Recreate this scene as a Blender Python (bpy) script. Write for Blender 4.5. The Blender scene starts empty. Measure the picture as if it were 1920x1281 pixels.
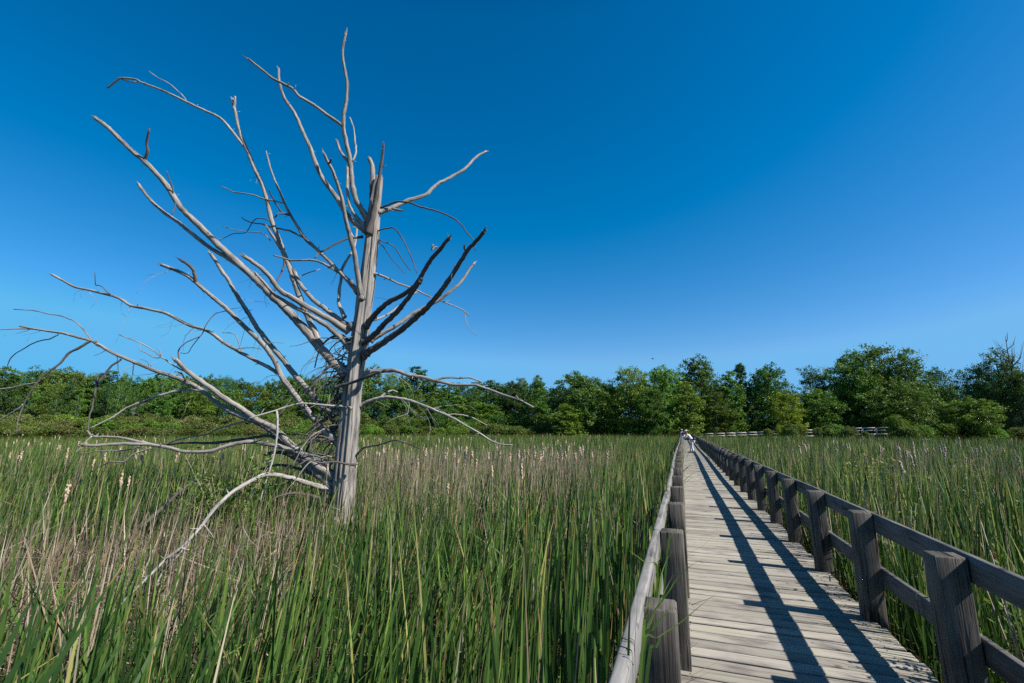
import bpy, math, random
import numpy as np
from mathutils import Vector, Matrix

S = bpy.context.scene
COL = S.collection
rng = np.random.default_rng(11)
random.seed(5)
R = math.radians

# ------------------------------------------------------------------ camera model
F, CX, CY, HOR = 853.0, 960.0, 640.5, 806.0
PITCH = math.atan((HOR - CY) / F)
YAW = R(20.2)
EYE = 2.25                      # marsh level is z = 0, deck at 0.60
DECK = 0.60
CP, SP, CW, SW = math.cos(PITCH), math.sin(PITCH), math.cos(YAW), math.sin(YAW)
HF = np.array([-SW, CW, 0.0])   # horizontal forward
HR = np.array([CW, SW, 0.0])


def ray(px, py):
    r = (px - CX) / F
    u = -(py - CY) / F
    y, z = CP - u * SP, SP + u * CP
    return np.array([r * CW - y * SW, r * SW + y * CW, z])


def at_depth(px, py, d):
    v = ray(px, py)
    return np.array([0, 0, EYE]) + v * (d / float(v @ HF))


def at_z(px, py, z):
    v = ray(px, py)
    return np.array([0, 0, EYE]) + v * ((z - EYE) / v[2])


def project(P):
    """world points (N,3) -> px, py (arrays)"""
    q = P - np.array([0, 0, EYE])
    r = q @ HR
    f = q @ HF
    zz = q[:, 2]
    y = f * CP + zz * SP
    u = -f * SP + zz * CP
    y = np.maximum(y, 1e-3)
    return CX + F * r / y, CY - F * u / y


# ------------------------------------------------------------------ tagging
def tag(o, label=None, cat=None, group=None, kind=None):
    if label: o['label'] = label
    if cat: o['category'] = cat
    if group: o['group'] = group
    if kind: o['kind'] = kind
    return o


def empty(name, loc=(0, 0, 0), rz=0.0):
    o = bpy.data.objects.new(name, None)
    o.empty_display_size = 0.2
    COL.objects.link(o)
    o.location = loc
    o.rotation_euler = (0, 0, rz)
    return o


def link(name, me, parent=None, mat=None):
    o = bpy.data.objects.new(name, me)
    COL.objects.link(o)
    if parent is not None:
        o.parent = parent
    if mat is not None and len(me.materials) == 0:
        me.materials.append(mat)
    return o


# ------------------------------------------------------------------ mesh helpers
def np_mesh(name, verts, quads, uv=None, smooth=False, mat=None):
    me = bpy.data.meshes.new(name)
    n, m = len(verts), len(quads)
    me.vertices.add(n)
    me.vertices.foreach_set('co', np.asarray(verts, np.float32).ravel())
    me.loops.add(m * 4)
    me.loops.foreach_set('vertex_index', np.asarray(quads, np.int32).ravel())
    me.polygons.add(m)
    me.polygons.foreach_set('loop_start', np.arange(0, m * 4, 4, dtype=np.int32))
    me.polygons.foreach_set('loop_total', np.full(m, 4, np.int32))
    me.update(calc_edges=True)
    if uv is not None:
        l = me.uv_layers.new(name='UVMap')
        l.data.foreach_set('uv', np.asarray(uv, np.float32).ravel())
    me.polygons.foreach_set('use_smooth', np.full(m, smooth))
    if mat is not None:
        me.materials.append(mat)
    me.validate()
    return me


class MB:
    """plain python mesh builder with per-corner uv"""
    def __init__(s):
        s.v, s.f, s.uv, s.mi = [], [], [], []

    def face(s, idx, uvs, m=0):
        s.f.append(idx); s.uv.append(uvs); s.mi.append(m)

    def sweep(s, path, frames, profile, caps=True, v0=0.0, u0=0.0, m=0, closed=True):
        """profile: function(i) -> list of (a, b) offsets in the frame at i"""
        base = len(s.v)
        n = len(path)
        k = None
        L = v0
        ls = []
        for i in range(n):
            pr = profile(i)
            k = len(pr)
            if i: L += float(np.linalg.norm(path[i] - path[i - 1]))
            ls.append(L)
            A, B = frames[i]
            for a, b in pr:
                s.v.append(tuple(path[i] + A * a + B * b))
        pr0 = profile(0)
        per = [0.0]
        for j in range(k):
            a, b = pr0[j], pr0[(j + 1) % k]
            per.append(per[-1] + math.hypot(a[0] - b[0], a[1] - b[1]))
        for i in range(n - 1):
            for j in range(k):
                j2 = (j + 1) % k
                q = (base + i * k + j, base + i * k + j2, base + (i + 1) * k + j2, base + (i + 1) * k + j)
                s.face(q, [(u0 + per[j], ls[i]), (u0 + per[j + 1], ls[i]), (u0 + per[j + 1], ls[i + 1]), (u0 + per[j], ls[i + 1])], m)
        if caps:
            for i, rev in ((0, True), (n - 1, False)):
                idx = [base + i * k + j for j in range(k)]
                p = profile(i)
                uvs = [(u0 + a, ls[i] + b) for a, b in p]
                if rev: idx, uvs = idx[::-1], uvs[::-1]
                s.face(tuple(idx), uvs, m)

    def board(s, p0, p1, w, h, up=(0, 0, 1), bev=0.004, seg=1, wob=0.0, u0=None, m=0, ends=0.0):
        """rounded rectangular board from p0 to p1; w across, h along 'up'"""
        p0, p1 = np.array(p0, float), np.array(p1, float)
        d = p1 - p0
        L = np.linalg.norm(d); d = d / L
        up = np.array(up, float)
        A = np.cross(d, up); A /= np.linalg.norm(A)
        B = np.cross(A, d)
        u0 = random.uniform(0, 50) if u0 is None else u0
        v0 = random.uniform(0, 50)
        ts = [0.0]
        if bev > 0: ts.append(bev / L)
        ts += [(i + 1) / (seg + 0.0) for i in range(seg - 1)]
        if bev > 0: ts.append(1 - bev / L)
        ts.append(1.0)
        path, sc, jit = [], [], []
        for i, t in enumerate(ts):
            j = (A * random.uniform(-wob, wob) + B * random.uniform(-wob, wob)) if wob else 0
            path.append(p0 + d * L * t + j)
            sc.append(1.0 if not (bev > 0 and i in (0, len(ts) - 1)) else 0.0)
        def prof(i):
            hw, hh = w / 2, h / 2
            c = bev
            if sc[i] == 0.0: hw, hh = hw - bev * 0.7, hh - bev * 0.7
            pts = []
            for sx, sy, a0 in ((1, -1, -90), (1, 1, 0), (-1, 1, 90), (-1, -1, 180)):
                if c <= 0:
                    pts.append((sx * hw, sy * hh)); continue
                nseg = 2 if c > 0.008 else 1
                for q in range(nseg + 1):
                    an = R(a0 + 90 * q / nseg)
                    pts.append((sx * (hw - c) + c * math.cos(an), sy * (hh - c) + c * math.sin(an)))
            return pts
        s.sweep(path, [(A, B)] * len(path), prof, v0=v0, u0=u0, m=m)

    def tube(s, pts, rad, sides=8, v0=None, u0=None, rough=0.0, jag=0.0, m=0, flute=None):
        pts = [np.array(p, float) for p in pts]
        n = len(pts)
        T = []
        for i in range(n):
            a, b = pts[max(0, i - 1)], pts[min(n - 1, i + 1)]
            t = b - a; t /= (np.linalg.norm(t) + 1e-9); T.append(t)
        ref = np.array([0.0, 0.3, 1.0]) if abs(T[0][2]) < 0.85 else np.array([1.0, 0.2, 0.0])
        A = np.cross(T[0], ref); A /= np.linalg.norm(A)
        fr = []
        for t in T:
            A = A - t * (A @ t); A /= (np.linalg.norm(A) + 1e-9)
            fr.append((A, np.cross(t, A)))
        ph = random.uniform(0, 6.28)
        jn = [random.uniform(-1, 1) for _ in range(sides)]
        def prof(i):
            out = []
            for j in range(sides):
                an = 2 * math.pi * j / sides
                r = rad[i]
                if flute: r *= flute(i / max(1, n - 1), an)
                if rough: r *= 1 + rough * (math.sin(3 * an + ph + i * 0.12) * 0.5 + random.uniform(-1, 1) * 0.6)
                out.append((r * math.cos(an), r * math.sin(an)))
            return out
        b0 = len(s.v)
        s.sweep(pts, fr, prof, v0=random.uniform(0, 20) if v0 is None else v0, u0=random.uniform(0, 20) if u0 is None else u0, m=m)
        if jag:
            t = T[-1]
            for j in range(sides):
                k = b0 + (n - 1) * sides + j
                s.v[k] = tuple(np.array(s.v[k]) + t * jn[j] * jag)

    def ellipsoid(s, c, r, seg=10, rings=7, m=0, axes=None):
        ax = axes if axes is not None else (np.array([1., 0, 0]), np.array([0, 1., 0]), np.array([0, 0, 1.]))
        path, rad = [], []
        c = np.array(c, float)
        for i in range(rings + 1):
            a = math.pi * (i + 0.02) / (rings + 0.04)
            path.append(c - ax[2] * r[2] * math.cos(a)); rad.append(math.sin(a))
        s.sweep(path, [(ax[0], ax[1])] * len(path), lambda i: [(r[0] * rad[i] * math.cos(2 * math.pi * j / seg), r[1] * rad[i] * math.sin(2 * math.pi * j / seg)) for j in range(seg)], m=m)

    def mesh(s, name, mat, smooth=True):
        me = bpy.data.meshes.new(name)
        me.from_pydata(s.v, [], s.f)
        l = me.uv_layers.new(name='UVMap')
        flat = np.array([c for f in s.uv for uv in f for c in uv], np.float32)
        l.data.foreach_set('uv', flat)
        mats = mat if isinstance(mat, (list, tuple)) else [mat]
        for mm in mats: me.materials.append(mm)
        me.polygons.foreach_set('material_index', np.array(s.mi, np.int32))
        me.polygons.foreach_set('use_smooth', np.full(len(s.f), smooth))
        me.update()
        return me

    def build(s, name, mat, parent=None, smooth=True):
        return link(name, s.mesh(name, mat, smooth), parent)


def catmull(P, per):
    P = [np.array(p, float) for p in P]
    Q = [2 * P[0] - P[1]] + P + [2 * P[-1] - P[-2]]
    out = []
    for i in range(1, len(Q) - 2):
        for k in range(per):
            t = k / per
            a, b, c, d = Q[i - 1], Q[i], Q[i + 1], Q[i + 2]
            out.append(0.5 * ((2 * b) + (c - a) * t + (2 * a - 5 * b + 4 * c - d) * t * t + (-a + 3 * b - 3 * c + d) * t ** 3))
    out.append(P[-1])
    return out


# ------------------------------------------------------------------ materials
def new_mat(name):
    m = bpy.data.materials.new(name)
    m.use_nodes = True
    nt = m.node_tree
    for n in list(nt.nodes): nt.nodes.remove(n)
    out = nt.nodes.new('ShaderNodeOutputMaterial')
    return m, nt, out


def ND(nt, t, **kw):
    n = nt.nodes.new(t)
    for k, v in kw.items():
        if k.startswith('i_'):
            key = k[2:]
            key = int(key) if key.isdigit() else key.replace('_', ' ')
            n.inputs[key].default_value = v
        else:
            setattr(n, k, v)
    return n


def ramp(nt, fac, stops, interp='LINEAR'):
    n = nt.nodes.new('ShaderNodeValToRGB')
    n.color_ramp.interpolation = interp
    e = n.color_ramp.elements
    while len(e) < len(stops): e.new(0.5)
    for i, (p, c) in enumerate(stops):
        e[i].position = p
        e[i].color = (c[0], c[1], c[2], 1) if not isinstance(c, (int, float)) else (c, c, c, 1)
    nt.links.new(fac, n.inputs[0])
    return n.outputs[0]


def mixc(nt, fac, a, b, mode='MIX'):
    n = nt.nodes.new('ShaderNodeMix')
    n.data_type = 'RGBA'; n.blend_type = mode
    for s, v in ((n.inputs['Factor'], fac), (n.inputs['A'], a), (n.inputs['B'], b)):
        if isinstance(v, (int, float)): s.default_value = v
        elif isinstance(v, tuple): s.default_value = (v[0], v[1], v[2], 1)
        else: nt.links.new(v, s)
    return n.outputs['Result']


def wood_mat(name, light, dark, crack=0.35, bump=0.5, green=0.0, plankvar=0.35, fine=90.0):
    m, nt, out = new_mat(name)
    uv = ND(nt, 'ShaderNodeUVMap')
    mp = ND(nt, 'ShaderNodeMapping'); mp.inputs['Scale'].default_value = (fine, 2.2, 1)
    nt.links.new(uv.outputs[0], mp.inputs[0])
    n1 = ND(nt, 'ShaderNodeTexNoise', i_Scale=1.0, i_Detail=5.0, i_Roughness=0.65, i_Distortion=0.2)
    nt.links.new(mp.outputs[0], n1.inputs['Vector'])
    mp2 = ND(nt, 'ShaderNodeMapping'); mp2.inputs['Scale'].default_value = (fine * 0.35, 1.1, 1)
    nt.links.new(uv.outputs[0], mp2.inputs[0])
    n2 = ND(nt, 'ShaderNodeTexNoise', i_Scale=1.0, i_Detail=3.0, i_Distortion=0.15)
    nt.links.new(mp2.outputs[0], n2.inputs['Vector'])
    mp3 = ND(nt, 'ShaderNodeMapping'); mp3.inputs['Scale'].default_value = (6, 2.5, 1)
    nt.links.new(uv.outputs[0], mp3.inputs[0])
    n3 = ND(nt, 'ShaderNodeTexNoise', i_Scale=1.0, i_Detail=4.0)
    nt.links.new(mp3.outputs[0], n3.inputs['Vector'])
    c = ramp(nt, n1.outputs[0], [(0.28, dark), (0.5, tuple((a + b) / 2 for a, b in zip(light, dark))), (0.72, light)])
    # long cracks
    ck = ramp(nt, n2.outputs[0], [(0.34, 0.0), (0.42, 1.0)])
    c = mixc(nt, 1.0, c, mixc(nt, crack, (1, 1, 1), ck), 'MULTIPLY')
    # broad stains, knots
    st = ramp(nt, n3.outputs[0], [(0.3, 0.50), (0.5, 0.95), (0.8, 1.15)])
    c = mixc(nt, 1.0, c, st, 'MULTIPLY')
    vor = ND(nt, 'ShaderNodeTexVoronoi', i_Scale=1.0)
    mp4 = ND(nt, 'ShaderNodeMapping'); mp4.inputs['Scale'].default_value = (5.5, 2.6, 1)
    nt.links.new(uv.outputs[0], mp4.inputs[0]); nt.links.new(mp4.outputs[0], vor.inputs['Vector'])
    kn = ramp(nt, vor.outputs['Distance'], [(0.05, 0.32), (0.10, 1.0)])
    c = mixc(nt, 1.0, c, kn, 'MULTIPLY')
    if green:
        g = ramp(nt, n3.outputs[0], [(0.45, 0.0), (0.7, green)])
        c = mixc(nt, g, c, (0.20, 0.21, 0.10))
    geo = ND(nt, 'ShaderNodeNewGeometry')
    rv = ramp(nt, geo.outputs['Random Per Island'], [(0.0, 1 - plankvar), (1.0, 1 + plankvar * 0.35)])
    c = mixc(nt, 1.0, c, rv, 'MULTIPLY')
    b = ND(nt, 'ShaderNodeBsdfPrincipled', i_Roughness=0.85)
    b.inputs['Specular IOR Level'].default_value = 0.25
    nt.links.new(c, b.inputs['Base Color'])
    hm = ND(nt, 'ShaderNodeMath', operation='MULTIPLY_ADD'); hm.inputs[1].default_value = 0.6
    nt.links.new(n1.outputs[0], hm.inputs[0]); nt.links.new(ck, hm.inputs[2])
    bp = ND(nt, 'ShaderNodeBump', i_Strength=bump, i_Distance=0.006)
    nt.links.new(hm.outputs[0], bp.inputs['Height']); nt.links.new(bp.outputs[0], b.inputs['Normal'])
    nt.links.new(b.outputs[0], out.inputs[0])
    return m


def leaf_mat(name, stops, trans=0.35, spec=0.25, rough=0.55, vstops=None, objvar=0.0, tipcol=None, tint=None):
    """uv.x is a random number of the blade, uv.y runs along it"""
    m, nt, out = new_mat(name)
    uv = ND(nt, 'ShaderNodeUVMap')
    sp = ND(nt, 'ShaderNodeSeparateXYZ'); nt.links.new(uv.outputs[0], sp.inputs[0])
    c = ramp(nt, sp.outputs[0], stops)
    if vstops:
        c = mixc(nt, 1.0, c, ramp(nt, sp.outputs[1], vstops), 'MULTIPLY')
    if tipcol:
        # a part of the blades has withered tips
        mm = ND(nt, 'ShaderNodeMath', operation='FRACT')
        m2 = ND(nt, 'ShaderNodeMath', operation='MULTIPLY'); m2.inputs[1].default_value = 37.7
        nt.links.new(sp.outputs[0], m2.inputs[0]); nt.links.new(m2.outputs[0], mm.inputs[0])
        sel = ramp(nt, mm.outputs[0], [(0.66, 0.0), (0.72, 1.0)])
        tp = ramp(nt, sp.outputs[1], [(0.86, 0.0), (0.97, 1.0)])
        c = mixc(nt, mixc(nt, 1.0, sel, tp, 'MULTIPLY'), c, tipcol)
    if objvar:
        oi = ND(nt, 'ShaderNodeObjectInfo')
        hs = ND(nt, 'ShaderNodeHueSaturation')
        h = ND(nt, 'ShaderNodeMapRange'); h.inputs['To Min'].default_value = 0.5 - 0.03 * objvar; h.inputs['To Max'].default_value = 0.5 + 0.022 * objvar
        v = ND(nt, 'ShaderNodeMapRange'); v.inputs['To Min'].default_value = 1.0 - 0.3 * objvar; v.inputs['To Max'].default_value = 1.0 + 0.3 * objvar
        nt.links.new(oi.outputs['Random'], h.inputs[0])
        fr = ND(nt, 'ShaderNodeMath', operation='MULTIPLY'); fr.inputs[1].default_value = 7.31
        f2 = ND(nt, 'ShaderNodeMath', operation='FRACT')
        nt.links.new(oi.outputs['Random'], fr.inputs[0]); nt.links.new(fr.outputs[0], f2.inputs[0]); nt.links.new(f2.outputs[0], v.inputs[0])
        nt.links.new(h.outputs[0], hs.inputs['Hue']); nt.links.new(v.outputs[0], hs.inputs['Value']); nt.links.new(c, hs.inputs['Color'])
        c = hs.outputs[0]
    b = ND(nt, 'ShaderNodeBsdfPrincipled', i_Roughness=rough)
    b.inputs['Specular IOR Level'].default_value = spec
    nt.links.new(c, b.inputs['Base Color'])
    if trans > 0:
        t = ND(nt, 'ShaderNodeBsdfTranslucent')
        tc = mixc(nt, 1.0, c, (1.15, 1.25, 0.55), 'MULTIPLY')
        nt.links.new(tc, t.inputs[0])
        mx = ND(nt, 'ShaderNodeMixShader'); mx.inputs[0].default_value = trans
        nt.links.new(b.outputs[0], mx.inputs[1]); nt.links.new(t.outputs[0], mx.inputs[2])
        nt.links.new(mx.outputs[0], out.inputs[0])
    else:
        nt.links.new(b.outputs[0], out.inputs[0])
    return m


def plain_mat(name, col, rough=0.8, var=0.2, scale=8.0, spec=0.3):
    m, nt, out = new_mat(name)
    tc = ND(nt, 'ShaderNodeTexCoord')
    n = ND(nt, 'ShaderNodeTexNoise', i_Scale=scale, i_Detail=4.0)
    nt.links.new(tc.outputs['Object'], n.inputs['Vector'])
    c = ramp(nt, n.outputs[0], [(0.3, tuple(x * (1 - var) for x in col)), (0.7, tuple(min(1, x * (1 + var)) for x in col))])
    b = ND(nt, 'ShaderNodeBsdfPrincipled', i_Roughness=rough)
    b.inputs['Specular IOR Level'].default_value = spec
    nt.links.new(c, b.inputs['Base Color']); nt.links.new(b.outputs[0], out.inputs[0])
    return m


M = {}
M['plank'] = wood_mat('plank_wood', (0.43, 0.40, 0.36), (0.27, 0.245, 0.21), crack=0.28, bump=0.5, green=0.35, plankvar=0.26, fine=110)
M['post'] = wood_mat('post_wood', (0.19, 0.17, 0.15), (0.036, 0.032, 0.028), crack=0.9, bump=1.0, green=0.12, plankvar=0.25, fine=75)
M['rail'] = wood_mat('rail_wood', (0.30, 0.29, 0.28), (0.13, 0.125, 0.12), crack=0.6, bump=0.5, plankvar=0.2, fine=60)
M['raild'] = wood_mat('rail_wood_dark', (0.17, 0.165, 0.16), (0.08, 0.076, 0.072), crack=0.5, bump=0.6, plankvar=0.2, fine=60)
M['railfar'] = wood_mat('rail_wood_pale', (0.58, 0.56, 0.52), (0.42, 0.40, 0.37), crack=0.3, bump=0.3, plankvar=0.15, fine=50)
M['snag'] = wood_mat('snag_wood', (0.44, 0.41, 0.38), (0.085, 0.072, 0.063), crack=0.85, bump=1.0, plankvar=0.1, fine=46)
M['snagpale'] = wood_mat('snag_wood_pale', (0.50, 0.475, 0.44), (0.15, 0.135, 0.12), crack=0.6, bump=0.6, plankvar=0.12, fine=60)
M['snagdark'] = wood_mat('snag_wood_dark', (0.15, 0.135, 0.127), (0.045, 0.038, 0.035), crack=0.5, bump=0.8, plankvar=0.12, fine=60)
M['nail'] = plain_mat('nail_metal', (0.16, 0.14, 0.12), 0.6)
GREEN = [(0.0, (0.014, 0.036, 0.008)), (0.35, (0.036, 0.084, 0.018)), (0.7, (0.088, 0.165, 0.034)), (0.93, (0.18, 0.26, 0.050)), (1.0, (0.34, 0.31, 0.11))]
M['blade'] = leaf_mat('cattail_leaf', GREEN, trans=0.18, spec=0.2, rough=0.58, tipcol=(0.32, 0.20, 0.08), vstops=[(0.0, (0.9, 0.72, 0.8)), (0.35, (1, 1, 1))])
M['bladefar'] = leaf_mat('cattail_leaf_far', [(0.0, (0.034, 0.082, 0.018)), (0.5, (0.058, 0.128, 0.028)), (1.0, (0.10, 0.175, 0.040))], trans=0.25, spec=0.3, rough=0.5)
M['dry'] = leaf_mat('dry_stalk', [(0.0, (0.08, 0.058, 0.04)), (0.4, (0.19, 0.145, 0.105)), (0.75, (0.31, 0.25, 0.19)), (1.0, (0.48, 0.41, 0.32))], trans=0.10, spec=0.2, rough=0.7)
M['litter'] = leaf_mat('dry_litter', [(0.0, (0.05, 0.034, 0.022)), (0.45, (0.13, 0.095, 0.060)), (0.85, (0.28, 0.225, 0.165)), (1.0, (0.48, 0.42, 0.33))], trans=0.10, spec=0.2, rough=0.75)
M['weed'] = leaf_mat('weed_leaf', [(0.0, (0.05, 0.095, 0.015)), (0.6, (0.085, 0.145, 0.022)), (1.0, (0.16, 0.20, 0.032))], trans=0.3, spec=0.25)
M['weedy'] = leaf_mat('weed_leaf_yellow', [(0.0, (0.10, 0.15, 0.015)), (0.6, (0.16, 0.21, 0.022)), (1.0, (0.25, 0.27, 0.036))], trans=0.3, spec=0.25)
M['fluff'] = plain_mat('seed_fluff', (0.43, 0.325, 0.235), 0.95, 0.6, 40.0, 0.1)
M['fluffdk'] = plain_mat('seed_spike', (0.11, 0.065, 0.04), 0.9, 0.3, 40.0, 0.1)


# ------------------------------------------------------------------ world, sun
SUN_EL = R(43.5)
SUN_AZ = math.atan2(-0.07, 1.0)        # direction towards the sun, from +X
sx, sy, sz = math.cos(SUN_EL) * math.cos(SUN_AZ), math.cos(SUN_EL) * math.sin(SUN_AZ), math.sin(SUN_EL)
w = bpy.data.worlds.new('World'); S.world = w; w.use_nodes = True
nt = w.node_tree
for n in list(nt.nodes): nt.nodes.remove(n)
wo = nt.nodes.new('ShaderNodeOutputWorld')
bg = nt.nodes.new('ShaderNodeBackground')
sky = nt.nodes.new('ShaderNodeTexSky')
sky.sky_type = 'NISHITA'; sky.sun_disc = False
sky.sun_elevation = SUN_EL
sky.sun_rotation = math.atan2(sx, sy)
sky.altitude = 100; sky.air_density = 1.0; sky.dust_density = 0.3; sky.ozone_density = 3.0
hs = nt.nodes.new('ShaderNodeHueSaturation'); hs.inputs['Saturation'].default_value = 1.25
nt.links.new(sky.outputs[0], hs.inputs['Color'])
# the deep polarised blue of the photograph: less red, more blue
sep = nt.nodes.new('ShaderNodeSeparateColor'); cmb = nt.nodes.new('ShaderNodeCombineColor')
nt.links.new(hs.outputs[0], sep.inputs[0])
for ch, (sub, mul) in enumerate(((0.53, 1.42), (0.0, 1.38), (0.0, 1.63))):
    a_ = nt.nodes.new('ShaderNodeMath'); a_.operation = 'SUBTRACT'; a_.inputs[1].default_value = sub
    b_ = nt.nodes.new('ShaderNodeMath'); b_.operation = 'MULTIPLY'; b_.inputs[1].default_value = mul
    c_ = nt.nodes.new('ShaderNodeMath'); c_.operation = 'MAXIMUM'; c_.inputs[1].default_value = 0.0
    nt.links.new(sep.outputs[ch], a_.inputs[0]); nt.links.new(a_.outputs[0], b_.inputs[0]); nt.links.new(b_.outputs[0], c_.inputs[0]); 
    d_ = nt.nodes.new('ShaderNodeMath'); d_.operation = 'MINIMUM'; d_.inputs[1].default_value = (1.9, 5.4, 9.6)[ch]  # cap on the bright sky around the sun, added to lower ambient light
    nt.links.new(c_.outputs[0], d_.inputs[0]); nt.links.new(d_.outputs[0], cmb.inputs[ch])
# added dimming of the upper sky, mostly out of frame, to cut ambient light
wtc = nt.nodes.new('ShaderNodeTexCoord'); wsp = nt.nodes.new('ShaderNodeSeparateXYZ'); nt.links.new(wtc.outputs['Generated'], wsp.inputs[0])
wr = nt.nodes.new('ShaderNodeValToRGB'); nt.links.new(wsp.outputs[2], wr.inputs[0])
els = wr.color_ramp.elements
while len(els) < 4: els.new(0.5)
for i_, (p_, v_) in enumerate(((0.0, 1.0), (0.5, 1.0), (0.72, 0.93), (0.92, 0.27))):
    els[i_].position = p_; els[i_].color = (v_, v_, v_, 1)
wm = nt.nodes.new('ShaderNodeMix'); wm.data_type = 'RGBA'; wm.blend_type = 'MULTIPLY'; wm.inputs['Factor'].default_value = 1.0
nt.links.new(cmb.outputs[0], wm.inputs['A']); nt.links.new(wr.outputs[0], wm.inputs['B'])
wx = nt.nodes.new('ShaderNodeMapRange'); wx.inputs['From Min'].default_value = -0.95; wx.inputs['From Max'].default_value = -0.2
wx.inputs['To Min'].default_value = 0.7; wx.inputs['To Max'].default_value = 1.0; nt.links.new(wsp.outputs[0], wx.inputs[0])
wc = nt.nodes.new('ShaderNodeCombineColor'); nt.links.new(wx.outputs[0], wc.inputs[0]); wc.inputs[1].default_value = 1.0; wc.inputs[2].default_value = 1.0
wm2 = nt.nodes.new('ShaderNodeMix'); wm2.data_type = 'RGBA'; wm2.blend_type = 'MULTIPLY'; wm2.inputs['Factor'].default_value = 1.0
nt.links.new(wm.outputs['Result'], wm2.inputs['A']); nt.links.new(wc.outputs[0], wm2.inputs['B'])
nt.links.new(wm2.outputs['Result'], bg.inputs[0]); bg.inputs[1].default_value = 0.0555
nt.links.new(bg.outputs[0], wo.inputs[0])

sl = bpy.data.lights.new('sun', 'SUN'); sl.energy = 5.0; sl.angle = R(0.53); sl.color = (1.0, 0.94, 0.85)
so = bpy.data.objects.new('sun', sl); COL.objects.link(so)
so.rotation_euler = Vector((sx, sy, sz)).to_track_quat('Z', 'Y').to_euler()
so.location = (30, 0, 40)

cam = bpy.data.cameras.new('camera'); co = bpy.data.objects.new('camera', cam); COL.objects.link(co)
cam.sensor_width = 36.0; cam.lens = 36.0 * F / 1920.0; cam.clip_end = 5000; cam.clip_start = 0.05
co.location = (0, 0, EYE)
co.rotation_euler = (math.pi / 2 + PITCH, 0, YAW)
S.camera = co
S.view_settings.view_transform = 'Standard'; S.view_settings.look = 'None'
S.view_settings.exposure = 0.70; S.view_settings.gamma = 1.0
S.cycles.max_bounces = 6; S.cycles.transparent_max_bounces = 4
S.cycles.diffuse_bounces = 3; S.cycles.glossy_bounces = 2; S.cycles.transmission_bounces = 3
S.cycles.use_denoising = False
S.cycles.sample_clamp_indirect = 3.0
S.cycles.sample_clamp_direct = 20.0


# ------------------------------------------------------------------ noise for patches
def vnoise(x, y, sc, seed=0):
    r = np.random.default_rng(seed)
    out = 0
    for k in range(7):
        a = r.uniform(0, 6.28); f = (0.6 + 0.9 * r.random()) / sc * 6.28 / 2
        out = out + np.sin((x * math.cos(a) + y * math.sin(a)) * f + r.uniform(0, 6.28))
    return out / 7.0 * 1.6


def sstep(a, b, x):
    t = np.clip((x - a) / (b - a), 0, 1)
    return t * t * (3 - 2 * t)


def ground_z(x, y):
    """marsh is flat, a low bank rises behind it"""
    d = x * HF[0] + y * HF[1]
    r = x * HR[0] + y * HR[1]
    edge = np.where(r > 0, 76.0, 82.0 + 0.0 * r)
    z = 1.3 * sstep(0, 22, d - edge) + 3.0 * sstep(40, 140, d - edge)
    return z + 0.03 * vnoise(x, y, 1.3, 3) * (d < 40)


# ------------------------------------------------------------------ ground
def make_ground():
    # polar-ish graded sheet so that near parts are fine and far parts reach the horizon
    xs = np.concatenate([-np.geomspace(1500, 14, 26), np.linspace(-13.4, 13.4, 60), np.geomspace(14, 1500, 26)])
    ys = np.concatenate([-np.geomspace(400, 6, 12), np.linspace(-5.5, 30, 80), np.linspace(31, 140, 56), np.geomspace(145, 2500, 18)])
    X, Y = np.meshgrid(xs, ys)
    Z = ground_z(X, Y)
    V = np.stack([X, Y, Z], -1).reshape(-1, 3)
    nx, ny = len(xs), len(ys)
    i, j = np.meshgrid(np.arange(nx - 1), np.arange(ny - 1))
    a = (j * nx + i).ravel()
    Q = np.stack([a, a + 1, a + nx + 1, a + nx], -1)
    m, nt, out = new_mat('marsh_ground')
    tc = ND(nt, 'ShaderNodeTexCoord')
    n1 = ND(nt, 'ShaderNodeTexNoise', i_Scale=9.0, i_Detail=6.0, i_Roughness=0.7)
    n2 = ND(nt, 'ShaderNodeTexNoise', i_Scale=0.25, i_Detail=3.0)
    for n in (n1, n2): nt.links.new(tc.outputs['Object'], n.inputs['Vector'])
    c1 = ramp(nt, n1.outputs[0], [(0.35, (0.030, 0.024, 0.016)), (0.5, (0.07, 0.055, 0.034)), (0.66, (0.15, 0.12, 0.075))])
    c2 = ramp(nt, n1.outputs[0], [(0.35, (0.05, 0.09, 0.015)), (0.66, (0.13, 0.20, 0.03))])
    sp = ND(nt, 'ShaderNodeSeparateXYZ'); nt.links.new(tc.outputs['Object'], sp.inputs[0])
    f = ramp(nt, n2.outputs[0], [(0.45, 0.0), (0.62, 0.6)])
    mr = ND(nt, 'ShaderNodeMapRange'); mr.inputs['From Min'].default_value = 0.15; mr.inputs['From Max'].default_value = 0.6
    nt.links.new(sp.outputs[2], mr.inputs[0])
    mx = ND(nt, 'ShaderNodeMath', operation='MAXIMUM'); nt.links.new(f, mx.inputs[0]); nt.links.new(mr.outputs[0], mx.inputs[1])
    c = mixc(nt, mx.outputs[0], c1, c2)
    b = ND(nt, 'ShaderNodeBsdfPrincipled', i_Roughness=0.9); b.inputs['Specular IOR Level'].default_value = 0.2
    nt.links.new(c, b.inputs['Base Color'])
    bp = ND(nt, 'ShaderNodeBump', i_Strength=0.8, i_Distance=0.05); nt.links.new(n1.outputs[0], bp.inputs['Height']); nt.links.new(bp.outputs[0], b.inputs['Normal'])
    nt.links.new(b.outputs[0], out.inputs[0])
    tag(link('marsh_ground', np_mesh('marsh_ground', V, Q, smooth=True, mat=m)), 'dark muddy marsh floor under the cattails, rising to a grassy bank', kind='structure')


make_ground()


# ------------------------------------------------------------------ boardwalk
XL, XR, YEND, YBEG = -0.19, 1.50, 84.0, -3.5


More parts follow.
